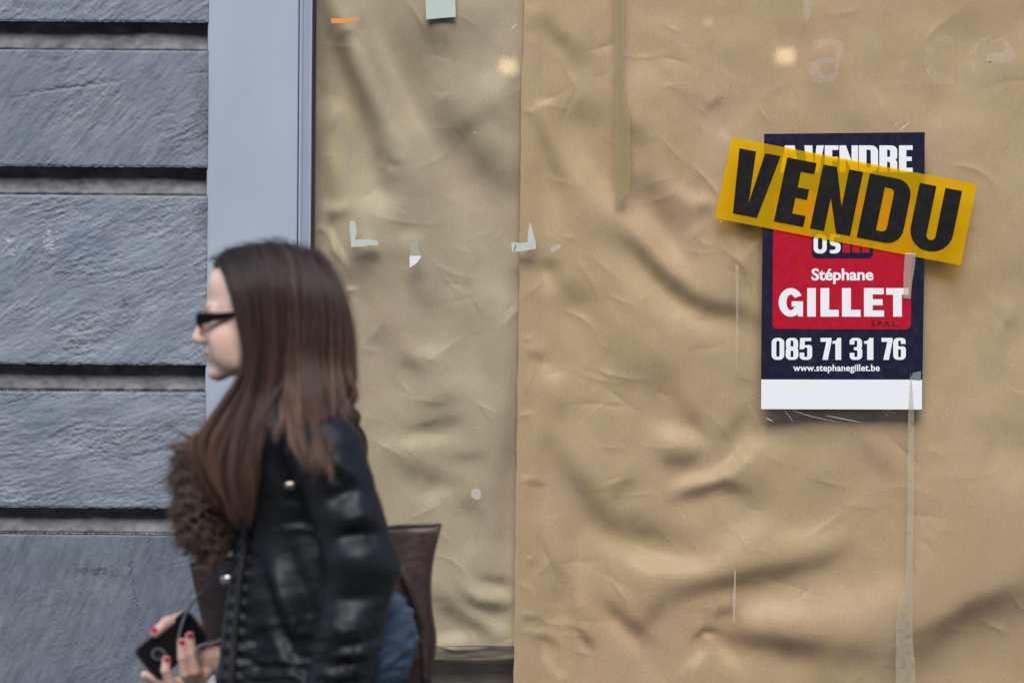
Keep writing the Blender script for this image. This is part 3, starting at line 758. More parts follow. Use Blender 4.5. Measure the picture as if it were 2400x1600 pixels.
# ------------------------------------------------------------------ tape, scraps, residue
M_mask = plain('masking_tape', (0.47, 0.545, 0.50), 0.55, 0.06, 60, bumps=0.15)
M_clear = film('clear_tape', (0.62, 0.60, 0.52), 0.24, 0.15)
M_pack = film('brown_packing_tape', (0.54, 0.42, 0.2), 0.42, 0.22)
M_old = film('old_clear_tape', (0.56, 0.53, 0.39), 0.24, 0.25, 60, 0.25, 0.5)
M_orange = plain('orange_card', (0.78, 0.30, 0.055), 0.5, 0.05)
M_wpap = plain('white_paper', (0.74, 0.75, 0.80), 0.55, 0.04)
M_haze = film('dry_glue', (0.62, 0.60, 0.56), 0.32, 0.6, 260, 0.36, 0.68)
M_haze2 = film('faint_glue', (0.60, 0.58, 0.55), 0.2, 0.6, 200, 0.40, 0.72)
M_scr = film('scratch', (0.85, 0.85, 0.82), 0.55, 0.4)
M_brsh = film('dark_smear', (0.10, 0.07, 0.04), 0.6, 0.5, 90, 0.35, 0.6)

def card(name, loop, y, mat, label, cat, th=0.0004, group=None):
    return tag(sheet_box(name, loop, y, th, mat), label, cat, group)
YT = 0.0072                                             # inner side of the pane: tape stuck to the glass from within
YO = -0.0010
t1 = card('tape_piece', [(994, -60), (1066, -60), (1068, 40), (999, 46)], YO, M_mask, 'wide pale green tape piece hanging from the top edge above the narrow paper', 'tape')
card('paper_scrap', [(776, 43.5), (843, 43.5), (838, 46.5), (825, 50), (805, 54), (776, 55.5)], YO, M_orange, 'thin torn orange scrap near the top of the pale frame', 'scrap')
card('tape_piece', [(820, 518), (832, 519), (836, 540), (832, 563), (822, 564), (819.5, 540)], YO, M_mask, 'upright pale tape strip of the L shape above the head', 'tape')
card('tape_piece', [(822, 564), (840, 561), (862, 561), (884, 564), (887, 570), (884.5, 576), (868, 574), (850, 578), (823, 579)], YO - 0.0006, M_mask, 'level pale tape strip of the L shape above the head', 'tape')
card('tape_piece', [(1241, 522), (1245, 528), (1251, 552), (1255, 567), (1236, 568), (1238, 545)], YO, M_mask, 'pointed upright tape strip on the edge of the tan paper', 'tape')
card('tape_piece', [(1198, 567), (1220, 570), (1255, 565), (1256, 583), (1228, 588), (1200, 591)], YO - 0.0006, M_mask, 'level tape strip bridging the edge between both paper sheets', 'tape')
loops_mesh('tear', [[(1208, 572), (1210.5, 572), (1209, 580), (1205, 590), (1203, 590.5), (1206, 580)]], YO - 0.0011, M_brsh, bpy.data.objects['tape_piece.004'])
card('tape_piece', [(962, 570), (978, 566), (986, 600), (960, 600)], YO, film('thin_tape', (0.47, 0.5, 0.42), 0.35, 0.3), 'faint clear tape tab above the white triangular scrap', 'tape')
card('paper_scrap', [(960, 599.5), (988, 600), (977, 616), (960, 628)], YO - 0.0006, M_wpap, 'small white triangular paper scrap on the window right of the head', 'scrap')
card('tape_piece', [(1291, 579), (1313, 572), (1315, 580), (1297, 590), (1292, 592)], YO, film('thin_tape_pink', (0.62, 0.55, 0.46), 0.5, 0.3), 'small faint tape scrap right of the bridging tape strip', 'tape')
card('tape_piece', [(1105, 1147), (1118, 1143), (1127, 1150), (1126, 1168), (1116, 1171), (1104, 1162)], YO, film('thin_tape_pale', (0.6, 0.58, 0.5), 0.62, 0.3), 'small pale tape scrap low on the narrow paper above the bag', 'tape')
# packing tape on the sheet's street side, following it closely enough to lie on the pane
pk = [(1433, -60), (1462, -60), (1463, 60), (1463, 215), (1470, 235), (1477, 262), (1477, 445), (1466, 458), (1455, 470), (1454, 476), (1441, 474), (1442, 300), (1440, 220), (1441, 178), (1434, 160), (1439, 145), (1440, 60)]
card('packing_tape', pk, YT, M_pack, 'long brown packing tape strip with ragged edge at the top of the tan paper', 'tape')
bt = [(2134, 872), (2138, 900), (2142, 960), (2143, 1050), (2142, 1200), (2139, 1330), (2139, 1500), (2145, 1560), (2146, 1660), (2100, 1660), (2099, 1560), (2101, 1440), (2106, 1400), (2123, 1380), (2126, 1250), (2128, 1050), (2129, 960)]
lowt = card('packing_tape', bt, YO - 0.0052, M_old, 'long old clear tape hanging from the poster corner to the lower edge', 'tape')
card('clear_tape', [(2121, 593), (2146, 594), (2144, 625), (2138, 660), (2134, 700), (2117, 699), (2118, 640)], YV - 0.0014, M_clear, 'short clear tape strip over the red panel below the yellow sticker', 'tape')
loops_mesh('tape_edge', [[(2121, 592.5), (2146, 593.5), (2146, 596), (2121, 595)]], YV - 0.0018, M_scr, bpy.data.objects['clear_tape'])
card('tape_piece', [(2141, 873), (2159, 869), (2158, 890), (2146, 889), (2133, 886), (2139, 879), (2138, 875)], YP - 0.0016, plain('grey_tape', (0.17, 0.19, 0.2), 0.4), 'torn grey tape corner on the navy poster above its white strip', 'tape')
card('clear_tape', [(1724, 622), (1731, 620), (1731, 690), (1728, 870), (1726, 870), (1725, 690)], YO, film('faint_tape_line', (0.62, 0.56, 0.46), 0.3, 0.3, 60, 0.3, 0.6), 'faint narrow tape line on the tan paper left of the poster', 'tape')
card('clear_tape', [(1721, 1336), (1725, 1336), (1724, 1400), (1722, 1460), (1719, 1460), (1718, 1410)], YO, film('faint_tape_line_low', (0.66, 0.6, 0.52), 0.28, 0.3), 'thin whitish tape line among the lower folds of the tan paper', 'tape')

# ghost of removed lettering on the pane: a 'c' and 'e' and an 'a' among blurred leftovers
def blotch(name, loops, mat): return loops_mesh(name, loops, YO, mat, glass)
def ringc(cx, cy, rx_, ry_, w_, a0, a1, n=28):
    return ell(cx, cy, rx_, ry_, a0, a1, n) + ell(cx, cy, rx_ - w_, ry_ - w_, a1, a0, n)
# image y runs down, so angles are clockwise in the picture
blotch('letter_residue', [[(1906, 97), (1925, 91), (1950, 90), (1968, 95), (1977, 103), (1974, 130), (1966, 143), (1958, 128), (1962, 112), (1940, 105), (1922, 113), (1907, 122)],
                          [(1897, 160), (1900, 148), (1915, 138), (1945, 134), (1966, 140), (1968, 165), (1962, 182), (1955, 192), (1935, 194), (1905, 194), (1904, 178), (1897, 172)], ell(1940, 162, 18, 15, 0, 340, 18)], M_haze)
blotch('letter_residue', [ringc(2215, 141, 48, 56, 20, 60, 300)], M_haze2)
blotch('letter_residue', [ringc(2215, 141, 49, 57, 4, 70, 290)], M_haze)
blotch('letter_residue', [ringc(2328, 137, 54, 54, 8, 175, 265), [(2272, 118), (2282, 112), (2284, 140), (2286, 170), (2280, 178), (2275, 150)]], M_haze)
blotch('letter_residue', [[(2312, 126), (2330, 124), (2348, 127), (2360, 112), (2345, 96), (2322, 100), (2332, 92), (2352, 90), (2370, 106), (2378, 130), (2372, 145), (2312, 146)]], M_haze)
for lp in ([(2030, 182), (2040, 175), (2046, 182), (2036, 198), (2028, 196)], [(2055, 186), (2061, 180), (2060, 196), (2054, 196)], [(2108, 150), (2122, 135), (2128, 160), (2118, 182), (2108, 176)], [(2100, 185), (2130, 183), (2130, 196), (2100, 197)], [(2050, 90), (2060, 88), (2066, 112), (2054, 124)]):
    blotch('glue_residue', [lp], M_haze2)
blotch('glue_residue', [[(1885, -5), (1902, -5), (1902, 28), (1898, 45), (1892, 52), (1884, 44), (1882, 25)]], M_haze)
for lp in ([(1390, 105), (1402, 103), (1410, 125), (1405, 140), (1396, 120)], [(1360, 172), (1382, 160), (1384, 168), (1366, 174)], [(1388, 178), (1396, 198), (1420, 188), (1432, 205), (1410, 204), (1396, 202)],
           [(1460, 112), (1490, 106), (1496, 116), (1470, 132), (1460, 136)], [(1495, 140), (1518, 138), (1518, 150), (1498, 152)], [(1580, 103), (1610, 100), (1620, 110), (1600, 112)], [(1555, 185), (1580, 192), (1610, 193), (1618, 190), (1618, 198), (1580, 199)],
           [(1676, 146), (1694, 138), (1700, 150), (1690, 162), (1676, 156)], [(1670, 180), (1686, 178), (1700, 196), (1712, 200), (1700, 206), (1680, 194)], [(1740, 186), (1762, 178), (1760, 198), (1744, 200)], [(1806, 94), (1824, 92), (1822, 112), (1808, 118)], [(1840, 94), (1858, 96), (1856, 108), (1842, 106)], [(1676, 2), (1690, 0), (1692, 12), (1680, 16)]):
    blotch('glue_residue', [lp], M_haze2)
def scratch(pts, w_):
    """hairline on the pane as a thin tapering sliver"""
    a = np.array(pts, float); d = a[-1] - a[0]; nrm = np.array((-d[1], d[0])) / (np.hypot(*d) + 1e-9)
    L = []; Rr = []
    for i, p in enumerate(a):
        ww = w_ * math.sin(math.pi * (0.12 + 0.76 * i / (len(a) - 1)))
        L.append(tuple(p + nrm * ww)); Rr.append(tuple(p - nrm * ww))
    loops_mesh('scratch', [L + Rr[::-1]], YO - 0.0003, M_scr, glass)
for p, w_ in (([(2108, 306), (2120, 296), (2132, 287)], 1.2), ([(2088, 308), (2096, 295), (2106, 284)], .4), ([(1809, 273), (1822, 273)], 1.2), ([(1838, 960), (1850, 975), (1858, 988)], .6), ([(1856, 961), (1900, 975), (1970, 990)], .7),
              ([(1935, 973), (1975, 981), (2016, 989)], 1.0), ([(1795, 979), (1802, 982), (1812, 987)], 1.3), ([(2068, 962), (2082, 974)], .5), ([(1198, 70), (1204, 62), (1212, 58)], 1.3), ([(1082, 646), (1082.5, 660)], 1.0), ([(1182, 264), (1206, 270)], .5), ([(2073, 961), (2100, 968)], .5)):
    scratch(p, w_)
for (px, py, r) in ((2320, 146, 2.0), (1713, 204, 1.4), (1693, 230, 1.4), (1113, 311, 1.6), (2220, 975, 1.5), (1517, 110, .9)):
    loops_mesh('speck', [ell(px, py, r, r, 0, 320, 8)], YO - 0.0003, M_blackp if r != 1.6 and r != 1.5 else M_scr, glass)
loops_mesh('glue_drop', [rp([(1688, 515, 2), (1694, 517, 2), (1691, 521, 2), (1687, 520, 2)])], YO - .0004, M_wpap, glass)

# added unseen house front cuts low sky light; two lit lamps mirrored in pane
M_lampm = plain('lamp_metal', (0.03, 0.03, 0.032), 0.5)
def lamp_mat():
    m, nt, b = new_mat('lit_lamp'); b.inputs['Emission Color'].default_value = (1.0, 0.74, 0.40, 1); b.inputs['Emission Strength'].default_value = 3.2
    return m
M_lamp = lamp_mat()
M_front = plain('rendered_front', (0.20, 0.185, 0.165), 0.85, 0.2, 0.8)
house = empty('added_house_front', (0, -17, -0.13), 'unseen house front added across the street to cut low sky light', 'building')
box('wall', -30, 30, -25, -16.2, -0.13, 13.0, M_front, house)
for k, (x, z, lab) in enumerate(((-0.05, 3.86, 'lit wall lamp across the street, mirrored on the narrow paper'), (2.33, 3.97, 'lit wall lamp across the street, mirrored above the poster'))):
    r = empty('wall_lamp', (x, -16.19, z), lab, 'lamp', 'lit wall lamps across the street')
    box('bracket', x - 0.02, x + 0.02, -16.199, -15.98, z + 0.082, z + 0.11, M_lampm, r, 0.004)
    box('lantern', x - 0.07, x + 0.07, -16.05, -15.93, z - 0.055, z + 0.055, M_lamp, r, 0.01)
    box('cap', x - 0.09, x + 0.09, -16.08, -15.9, z + 0.057, z + 0.08, M_lampm, r, 0.004)
# ------------------------------------------------------------------ the passer-by, built in a local frame of photo pixels (1 px = 0.75 mm at her distance)
YPER = -1.5
PS = 0.00075
FOOT = Vector((at(720, 800, YPER)[0], YPER, 0.0))
person = empty('person', FOOT, 'person with long brown hair, dark glasses and black leather jacket walking left past the window', 'person')

def LW(P):
    """local (x px, y px down, d px towards the wall) -> world"""
    P = np.asarray(P, float)
    a = (P[..., 0] - 1200) * PS; b = (800 - P[..., 1]) * PS
    return np.stack([a * RIGHT[0] + b * UP[0], YPER + P[..., 2] * PS, CAM[2] + a * RIGHT[1] + b * UP[1]], -1)

def q(x, y, d):
    """local point that is seen at pixel (x, y) when it stands d px behind her mid plane"""
    k = 1 + d * PS / 4.5
    return (1200 + (x - 1200) * k, 800 + (y - 800) * k, d)

class Field:
    def __init__(s, x0, x1, y0, y1, d0, d1, step):
        s.step = step; s.o = (x0, y0, d0)
        s.x = np.arange(x0, x1, step, dtype=np.float32)[:, None, None]
        s.y = np.arange(y0, y1, step, dtype=np.float32)[None, :, None]
        s.z = np.arange(d0, d1, step, dtype=np.float32)[None, None, :]
        s.f = np.full((s.x.size, s.y.size, s.z.size), 1e3, np.float32)
    def add(s, g, k=10.0):
        h = np.clip(0.5 + 0.5 * (s.f - g) / k, 0, 1)
        s.f = s.f * (1 - h) + g * h - k * h * (1 - h)
    def sub(s, g, k=6.0):
        g = -g
        h = np.clip(0.5 - 0.5 * (s.f - g) / k, 0, 1)
        s.f = s.f * (1 - h) + g * h + k * h * (1 - h)
    def ell(s, c, r):
        px, py, pz = (s.x - c[0]), (s.y - c[1]), (s.z - c[2])
        k0 = np.sqrt((px / r[0]) ** 2 + (py / r[1]) ** 2 + (pz / r[2]) ** 2)
        k1 = np.sqrt((px / r[0] ** 2) ** 2 + (py / r[1] ** 2) ** 2 + (pz / r[2] ** 2) ** 2)
        return k0 * (k0 - 1) / np.maximum(k1, 1e-6)
    def cone(s, a, b, ra, rb):
        a = np.array(a, np.float32); b = np.array(b, np.float32); d = b - a; L2 = float((d * d).sum()) + 1e-9
        t = np.clip(((s.x - a[0]) * d[0] + (s.y - a[1]) * d[1] + (s.z - a[2]) * d[2]) / L2, 0, 1)
        return np.sqrt((s.x - a[0] - t * d[0]) ** 2 + (s.y - a[1] - t * d[1]) ** 2 + (s.z - a[2] - t * d[2]) ** 2) - (ra + (rb - ra) * t)
    def surface(s):
        F = s.f; ins = F < 0
        nx, ny, nz = F.shape
        acc = np.zeros((nx - 1, ny - 1, nz - 1, 3), np.float32); cnt = np.zeros((nx - 1, ny - 1, nz - 1), np.float32)
        cor = [(i, j, k) for i in (0, 1) for j in (0, 1) for k in (0, 1)]
        def sl(c): return F[c[0]:nx - 1 + c[0], c[1]:ny - 1 + c[1], c[2]:nz - 1 + c[2]]
        mixed = np.zeros((nx - 1, ny - 1, nz - 1), np.int8)
        for c in cor: mixed += (sl(c) < 0)
        idx = np.argwhere((mixed > 0) & (mixed < 8))
        I, J, K = idx.T
        P = np.zeros((len(idx), 3)); n = np.zeros(len(idx))
        for c in cor:
            for ax in range(3):
                if c[ax]: continue
                e = list(c); e[ax] = 1
                a = F[I + c[0], J + c[1], K + c[2]]; b = F[I + e[0], J + e[1], K + e[2]]
                m = (a < 0) != (b < 0)
                t = np.where(m, a / np.where(m, a - b, 1), 0)
                for x in range(3):
                    P[:, x] += np.where(m, c[x] + (t if x == ax else 0), 0)
                n += m
        P = idx + P / n[:, None]
        vid = np.full((nx - 1, ny - 1, nz - 1), -1, np.int64); vid[I, J, K] = np.arange(len(idx))
        Q = []
        for ax in range(3):
            A = ins[:-1] if ax == 0 else ins[:, :-1] if ax == 1 else ins[:, :, :-1]
            B = ins[1:] if ax == 0 else ins[:, 1:] if ax == 1 else ins[:, :, 1:]
            for flip, M in ((0, A & ~B), (1, ~A & B)):
                e = np.argwhere(M)
                u, v = [(1, 2), (2, 0), (0, 1)][ax]
                ok = (e[:, u] > 0) & (e[:, v] > 0) & (e[:, u] < [nx, ny, nz][u] - 1) & (e[:, v] < [nx, ny, nz][v] - 1)
                e = e[ok]
                def g(du, dv):
                    p = e.copy(); p[:, u] -= du; p[:, v] -= dv
                    return vid[p[:, 0], p[:, 1], p[:, 2]]
                quad = np.stack([g(1, 1), g(0, 1), g(0, 0), g(1, 0)], 1)
                if flip: quad = quad[:, ::-1]
                Q.append(quad)
        Q = np.vstack(Q)
        return P * s.step + np.array(s.o), Q[:, ::-1]          # the y axis runs down: turn the faces round

def normals(P, Q):
    n = np.cross(P[Q[:, 2]] - P[Q[:, 0]], P[Q[:, 3]] - P[Q[:, 1]])
    V = np.zeros_like(P)
    for k in range(4): np.add.at(V, Q[:, k], n)
    return -V / (np.linalg.norm(V, axis=1, keepdims=True) + 1e-9)

def smooth(P, Q, it=2, lam=0.5):
    P = P.copy()
    e = np.vstack([Q[:, [0, 1]], Q[:, [1, 2]], Q[:, [2, 3]], Q[:, [3, 0]]])
    for _ in range(it):
        s = np.zeros_like(P); c = np.zeros(len(P))
        np.add.at(s, e[:, 0], P[e[:, 1]]); np.add.at(c, e[:, 0], 1)
        np.add.at(s, e[:, 1], P[e[:, 0]]); np.add.at(c, e[:, 1], 1)
        P += lam * (s / np.maximum(c, 1)[:, None] - P)
    return P

def color_attr(me, C):
    a = me.color_attributes.new('tone', 'FLOAT_COLOR', 'POINT')
    a.data.foreach_set('color', np.hstack([C, np.ones((len(C), 1))]).astype(np.float32).ravel())

# --- body: one mesh (head and hand finer than the clothed rest)
h = Field(440, 800, 570, 1010, -130, 130, 2.4)
h.add(h.ell((636, 700, 0), (146, 112, 96)), 4)
h.add(h.ell((566, 765, 0), (82, 112, 72)), 20)
h.add(h.cone((524, 866, -13), (606, 838, -58), 21, 24), 14); h.add(h.cone((524, 866, 13), (606, 838, 58), 21, 24), 14)
h.add(h.cone((606, 838, -58), (622, 780, -74), 24, 24), 14); h.add(h.cone((606, 838, 58), (622, 780, 74), 24, 24), 14)
h.add(h.ell((509, 873, 0), (21, 20, 24)), 12)
h.add(h.ell((515, 828, 0), (32, 36, 36)), 14)
h.add(h.ell((542, 668, 0), (53, 56, 66)), 14)
h.add(h.ell((530, 785, -44), (40, 36, 26)), 16); h.add(h.ell((530, 785, 44), (40, 36, 26)), 16)
h.add(h.cone((489, 727, -12), (506, 728, -50), 11, 11), 14); h.add(h.cone((489, 727, 12), (506, 728, 50), 11, 11), 14)
h.sub(h.ell((489, 752, -33), (15, 14, 20)), 10); h.sub(h.ell((489, 752, 33), (15, 14, 20)), 10)
h.add(h.cone((484, 736, 0), (464, 788, 0), 8.5, 11.5), 9)
h.add(h.ell((463, 794, 0), (12.5, 11, 12)), 6)
h.add(h.ell((477, 799, -12), (13, 9, 8)), 5); h.add(h.ell((477, 799, 12), (13, 9, 8)), 5)
h.sub(h.ell((474, 808, -7), (6, 4, 4)), 3); h.sub(h.ell((474, 808, 7), (6, 4, 4)), 3)
h.add(h.ell((489, 824, 0), (9, 6.5, 23)), 8); h.add(h.ell((491, 838, 0), (9, 7, 20)), 8)
h.add(h.ell((546, 818, -44), (44, 46, 26)), 22); h.add(h.ell((546, 818, 44), (44, 46, 26)), 22)
h.sub(h.cone((477, 831, 0), (503, 833, -24), 1.6, 1.2), 2); h.sub(h.cone((477, 831, 0), (503, 833, 24), 1.6, 1.2), 2)
h.add(h.ell((632, 775, -90), (22, 34, 9)), 5); h.add(h.ell((632, 775, 90), (22, 34, 9)), 5)
h.add(h.cone((640, 850, 0), (690, 1010, 0), 62, 70), 22)
HP, HQ = h.surface(); HP = smooth(HP, HQ, 2, 0.4)

g = Field(290, 640, 1400, 1640, 40, 190, 2.0)
HD = 105                                               # depth of the phone's front
def fing(chain, r0, r1, k=3.0):
    n = len(chain)
    for i in range(n - 1):
        a, b = chain[i], chain[i + 1]
        ra = r0 + (r1 - r0) * i / (n - 1); rb = r0 + (r1 - r0) * (i + 1) / (n - 1)
        g.add(g.cone(q(a[0], a[1], HD + a[2]), q(b[0], b[1], HD + b[2]), ra, rb), k)
g.add(g.ell(q(498, 1548, HD + 34), (46, 34, 22)), 4)
g.add(g.cone(q(520, 1545, HD + 34), q(600, 1552, HD + 50), 29, 33), 14)
fing([(485, 1530, 34), (462, 1470, 34), (432, 1446, 22), (392, 1458, 6), (364, 1482, -6)], 19, 12.5, 5)      # thumb over the top edge
fing([(478, 1565, 30), (430, 1592, 26), (378, 1598, 18), (340, 1582, 2)], 15, 11)                               # index along the lower edge
fing([(488, 1570, 26), (472, 1592, 10), (458, 1572, -16), (450, 1530, -22), (445, 1490, -19)], 15, 11)         # middle
fing([(474, 1574, 26), (450, 1604, 10), (434, 1578, -20), (428, 1540, -26), (426, 1506, -22)], 15, 11.5)       # ring
fing([(455, 1580, 26), (420, 1612, 10), (398, 1598, -16), (388, 1570, -24), (390, 1546, -20)], 14, 10.5)       # little
GP, GQ = g.surface(); GP = smooth(GP, GQ, 2, 0.4)

b = Field(520, 1000, 950, 2830, -260, 270, 8.0)
b.add(b.ell((700, 1130, 0), (112, 210, 165)), 30); b.add(b.ell((725, 1400, 0), (105, 220, 150)), 40); b.add(b.ell((770, 1540, 0), (140, 140, 170)), 30)
b.add(b.cone((690, 960, 0), (700, 1040, 0), 66, 90), 30)
for sgn in (-1, 1):
    b.add(b.cone((730, 1035, 70 * sgn), (755, 1050, 175 * sgn), 60, 62), 30)
b.add(b.cone((755, 1050, -185), (845, 1340, -215), 58, 48), 20); b.add(b.cone((845, 1340, -215), (770, 1650, -225), 46, 34), 16)
b.add(b.ell((758, 1730, -228), (24, 70, 40)), 14)
b.add(b.cone((755, 1050, 185), (765, 1330, 215), 58, 48), 20); b.add(b.cone((765, 1330, 215), q(600, 1552, HD + 50), 46, 34), 16)
for (hip, knee, ank, toe) in (((760, 1600, -85), (640, 2140, -80), (610, 2690, -70), (530, 2770, -78)), ((770, 1600, 85), (790, 2150, 80), (900, 2640, 70), (850, 2760, 78))):
    b.add(b.cone(hip, knee, 105, 62), 20); b.add(b.cone(knee, ank, 60, 36), 16); b.add(b.cone(ank, toe, 36, 26), 14)
BP, BQ = b.surface(); BP = smooth(BP, BQ, 2, 0.5)

def face_tone(P):
    C = np.tile(np.array([0.80, 0.56, 0.46]), (len(P), 1))
    def blend(w, col):
        C[:] = C * (1 - w[:, None]) + np.array(col) * w[:, None]
    x, y, d = P.T
    blend(0.8 * np.exp(-(((y - 831) / 9) ** 2 + ((x - 486) / 13) ** 2 + (d / 24) ** 2) ** 1.5), (0.44, 0.15, 0.14))
    blend(0.9 * np.exp(-((y - 831.5 - (x - 480) * 0.06) / 2.4) ** 2) * (x < 508) * (np.abs(d) < 28), (0.13, 0.05, 0.05))
    blend(0.55 * np.exp(-(((y - 802) / 8) ** 2 + ((x - 472) / 15) ** 2)), (0.58, 0.24, 0.20))
    blend(0.25 * np.exp(-(((y - 795) / 28) ** 2 + ((x - 530) / 30) ** 2)), (0.72, 0.42, 0.36))
    brow = np.exp(-(((y - 722 + (np.abs(d) - 35) * 0.06) / 6) ** 2)) * np.clip((np.abs(d) - 8) / 12, 0, 1) * np.clip((66 - np.abs(d)) / 16, 0, 1) * np.clip((548 - x) / 25, 0, 1)
    blend(0.8 * brow, (0.11, 0.065, 0.055))
    blend(0.2 * np.exp(-(((y - 760) / 10) ** 2 + ((x - 512) / 22) ** 2)), (0.55, 0.27, 0.24))
    return C
def skin_mat():
    m, nt, bs = new_mat('skin')
    a = nt.nodes.new('ShaderNodeAttribute'); a.attribute_name = 'tone'
    n = noise(nt, 260, 4, 0.6); r = ramp(nt, n.outputs[0], [(0.3, (0.94, 0.94, 0.94)), (0.7, (1.05, 1.05, 1.05))])
    nt.links.new(mixc(nt, a.outputs[0], r.outputs[0], 1.0, 'MULTIPLY'), bs.inputs['Base Color'])
    bs.inputs['Roughness'].default_value = 0.48
    bs.inputs['Subsurface Weight'].default_value = 0.15; bs.inputs['Subsurface Radius'].default_value = (0.008, 0.003, 0.0015)
    nt.links.new(bump(nt, n.outputs[0], 0.08, 0.0005), bs.inputs['Normal'])
    return m
AP = np.vstack([HP, GP, BP]); AQ = np.vstack([HQ, GQ + len(HP), BQ + len(HP) + len(GP)])
tone = np.vstack([face_tone(HP), np.tile([0.62, 0.40, 0.33], (len(GP), 1)), np.tile([0.66, 0.46, 0.38], (len(BP), 1))])
body = mesh_np('body', LW(AP), AQ, skin_mat(), person)
color_attr(body.data, tone)

def tube(pts, rad, seg=8, flat=1.0):
    """closed tube along local points; flat squashes it sideways"""
    P = np.array(pts, float); n = len(P)
    rad = np.full(n, rad) if np.isscalar(rad) else np.array(rad, float)
    T = np.gradient(P, axis=0); T /= np.linalg.norm(T, axis=1, keepdims=True) + 1e-9
    V = []; ref = np.array((0.0, 0.0, 1.0))
    for i in range(n):
        u = np.cross(T[i], ref)
        if np.linalg.norm(u) < 0.15: u = np.cross(T[i], (0, 1.0, 0))
        u /= np.linalg.norm(u); v = np.cross(T[i], u)
        for k in range(seg):
            a = 2 * math.pi * k / seg
            V.append(P[i] + rad[i] * (u * math.cos(a) + v * math.sin(a) * flat))
    F = [(i * seg + k, i * seg + (k + 1) % seg, (i + 1) * seg + (k + 1) % seg, (i + 1) * seg + k) for i in range(n - 1) for k in range(seg)]
    F += [tuple(range(seg - 1, -1, -1)), tuple((n - 1) * seg + k for k in range(seg))]
    return V, F

def spline(pts, n):
    """Catmull-Rom through pts"""
    P = np.array(pts, float); m = len(P)
    Pe = np.vstack([2 * P[0] - P[1], P, 2 * P[-1] - P[-2]])
    t = np.linspace(0, m - 1, n); i = np.minimum(t.astype(int), m - 2); f = (t - i)[:, None]
    a, b_, c, d = Pe[i], Pe[i + 1], Pe[i + 2], Pe[i + 3]
    return 0.5 * ((2 * b_) + (-a + c) * f + (2 * a - 5 * b_ + 4 * c - d) * f ** 2 + (-a + 3 * b_ - 3 * c + d) * f ** 3)

def local_mesh(name, V, F, mat, parent, smooth_=True):
    return mesh(name, LW(np.array(V)), F, mat, parent, smooth_)

# eyes and glasses
M_eye = plain('eye_white', (0.7, 0.68, 0.66), 0.2, 0.03); M_iris = plain('iris', (0.05, 0.035, 0.025), 0.15)
for sgn in (-1, 1):
    e = Field(480, 512, 738, 768, -50 if sgn < 0 else 16, -16 if sgn < 0 else 50, 2.5)
    e.add(e.ell((499, 752, 33 * sgn), (11, 11, 12)), 1)
    P, Q = e.surface(); eo = mesh_np('eye', LW(P), Q, M_eye, person)
    V, F = tube([(488.6, 752, 31 * sgn), (487.4, 752, 31 * sgn)], [5.2, 4.0], 12); local_mesh('iris', V, F, M_iris, eo)
M_gl = plain('black_acetate', (0.006, 0.006, 0.008), 0.18)
def prism(name, loop, d0, d1, mat, parent):
    n = len(loop); V = [(x, y, d0) for x, y in loop] + [(x, y, d1) for x, y in loop]
    F = [tuple(range(n - 1, -1, -1)), tuple(range(n, 2 * n))] + [(i, (i + 1) % n, n + (i + 1) % n, n + i) for i in range(n)]
    o = local_mesh(name, V, F, mat, parent, False)
    bm = bmesh.new(); bm.from_mesh(o.data); bmesh.ops.recalc_face_normals(bm, faces=bm.faces)
    bmesh.ops.bevel(bm, geom=list(bm.edges), offset=0.0007, segments=2, affect='EDGES'); bm.to_mesh(o.data); bm.free()
    return o
glasses = None
rim = []
for sgn in (-1, 1):
    lp = [(0, 6), (0, 62), (10, 70), (26, 66), (31, 50), (30, 20), (22, 4)]          # (down, sideways)
    ring = [(473 + 0.10 * abs(s - 36) ** 1.0 * (s > 36), 735 + dn, sgn * s) for dn, s in lp]
    ring = np.vstack([spline(ring + [ring[0]], 40)])
    V, F = tube(ring, 4.2, 6, 1.0); rim.append((V, F))
V0, F0 = [], []
for V, F in rim + [tube(spline([(471, 739, -8), (467, 738, 0), (471, 739, 8)], 8), 4)]:
    k = len(V0); V0 += list(V); F0 += [tuple(i + k for i in f) for f in F]
glasses = local_mesh('glasses', V0, F0, M_gl, person)
for sgn in (-1, 1):
    d0, d1 = (-80, -73) if sgn < 0 else (73, 80)
    prism('temple', [(468, 737), (500, 735.5), (540, 732.5), (572, 731), (640, 742), (660, 762), (655, 768), (636, 752), (574, 738.5), (545, 745.5), (512, 753), (488, 760), (470, 761)], d0, d1, M_gl, glasses)
M_lens = film('lens', (0.02, 0.02, 0.025), 0.45, 0.05)
for sgn in (-1, 1):
    V = [(473, 739, sgn * 9), (473, 739, sgn * 60), (476, 748, sgn * 67), (475, 760, sgn * 62), (473, 764, sgn * 48), (473, 763, sgn * 22), (473, 755, sgn * 8)]
    Vb = [(x + 2, y, d) for x, y, d in V]; n = len(V)
    local_mesh('lens', V + Vb, [tuple(range(n)), tuple(range(2 * n - 1, n - 1, -1))] + [(i, n + i, n + (i + 1) % n, (i + 1) % n) for i in range(n)], M_lens, glasses, False)

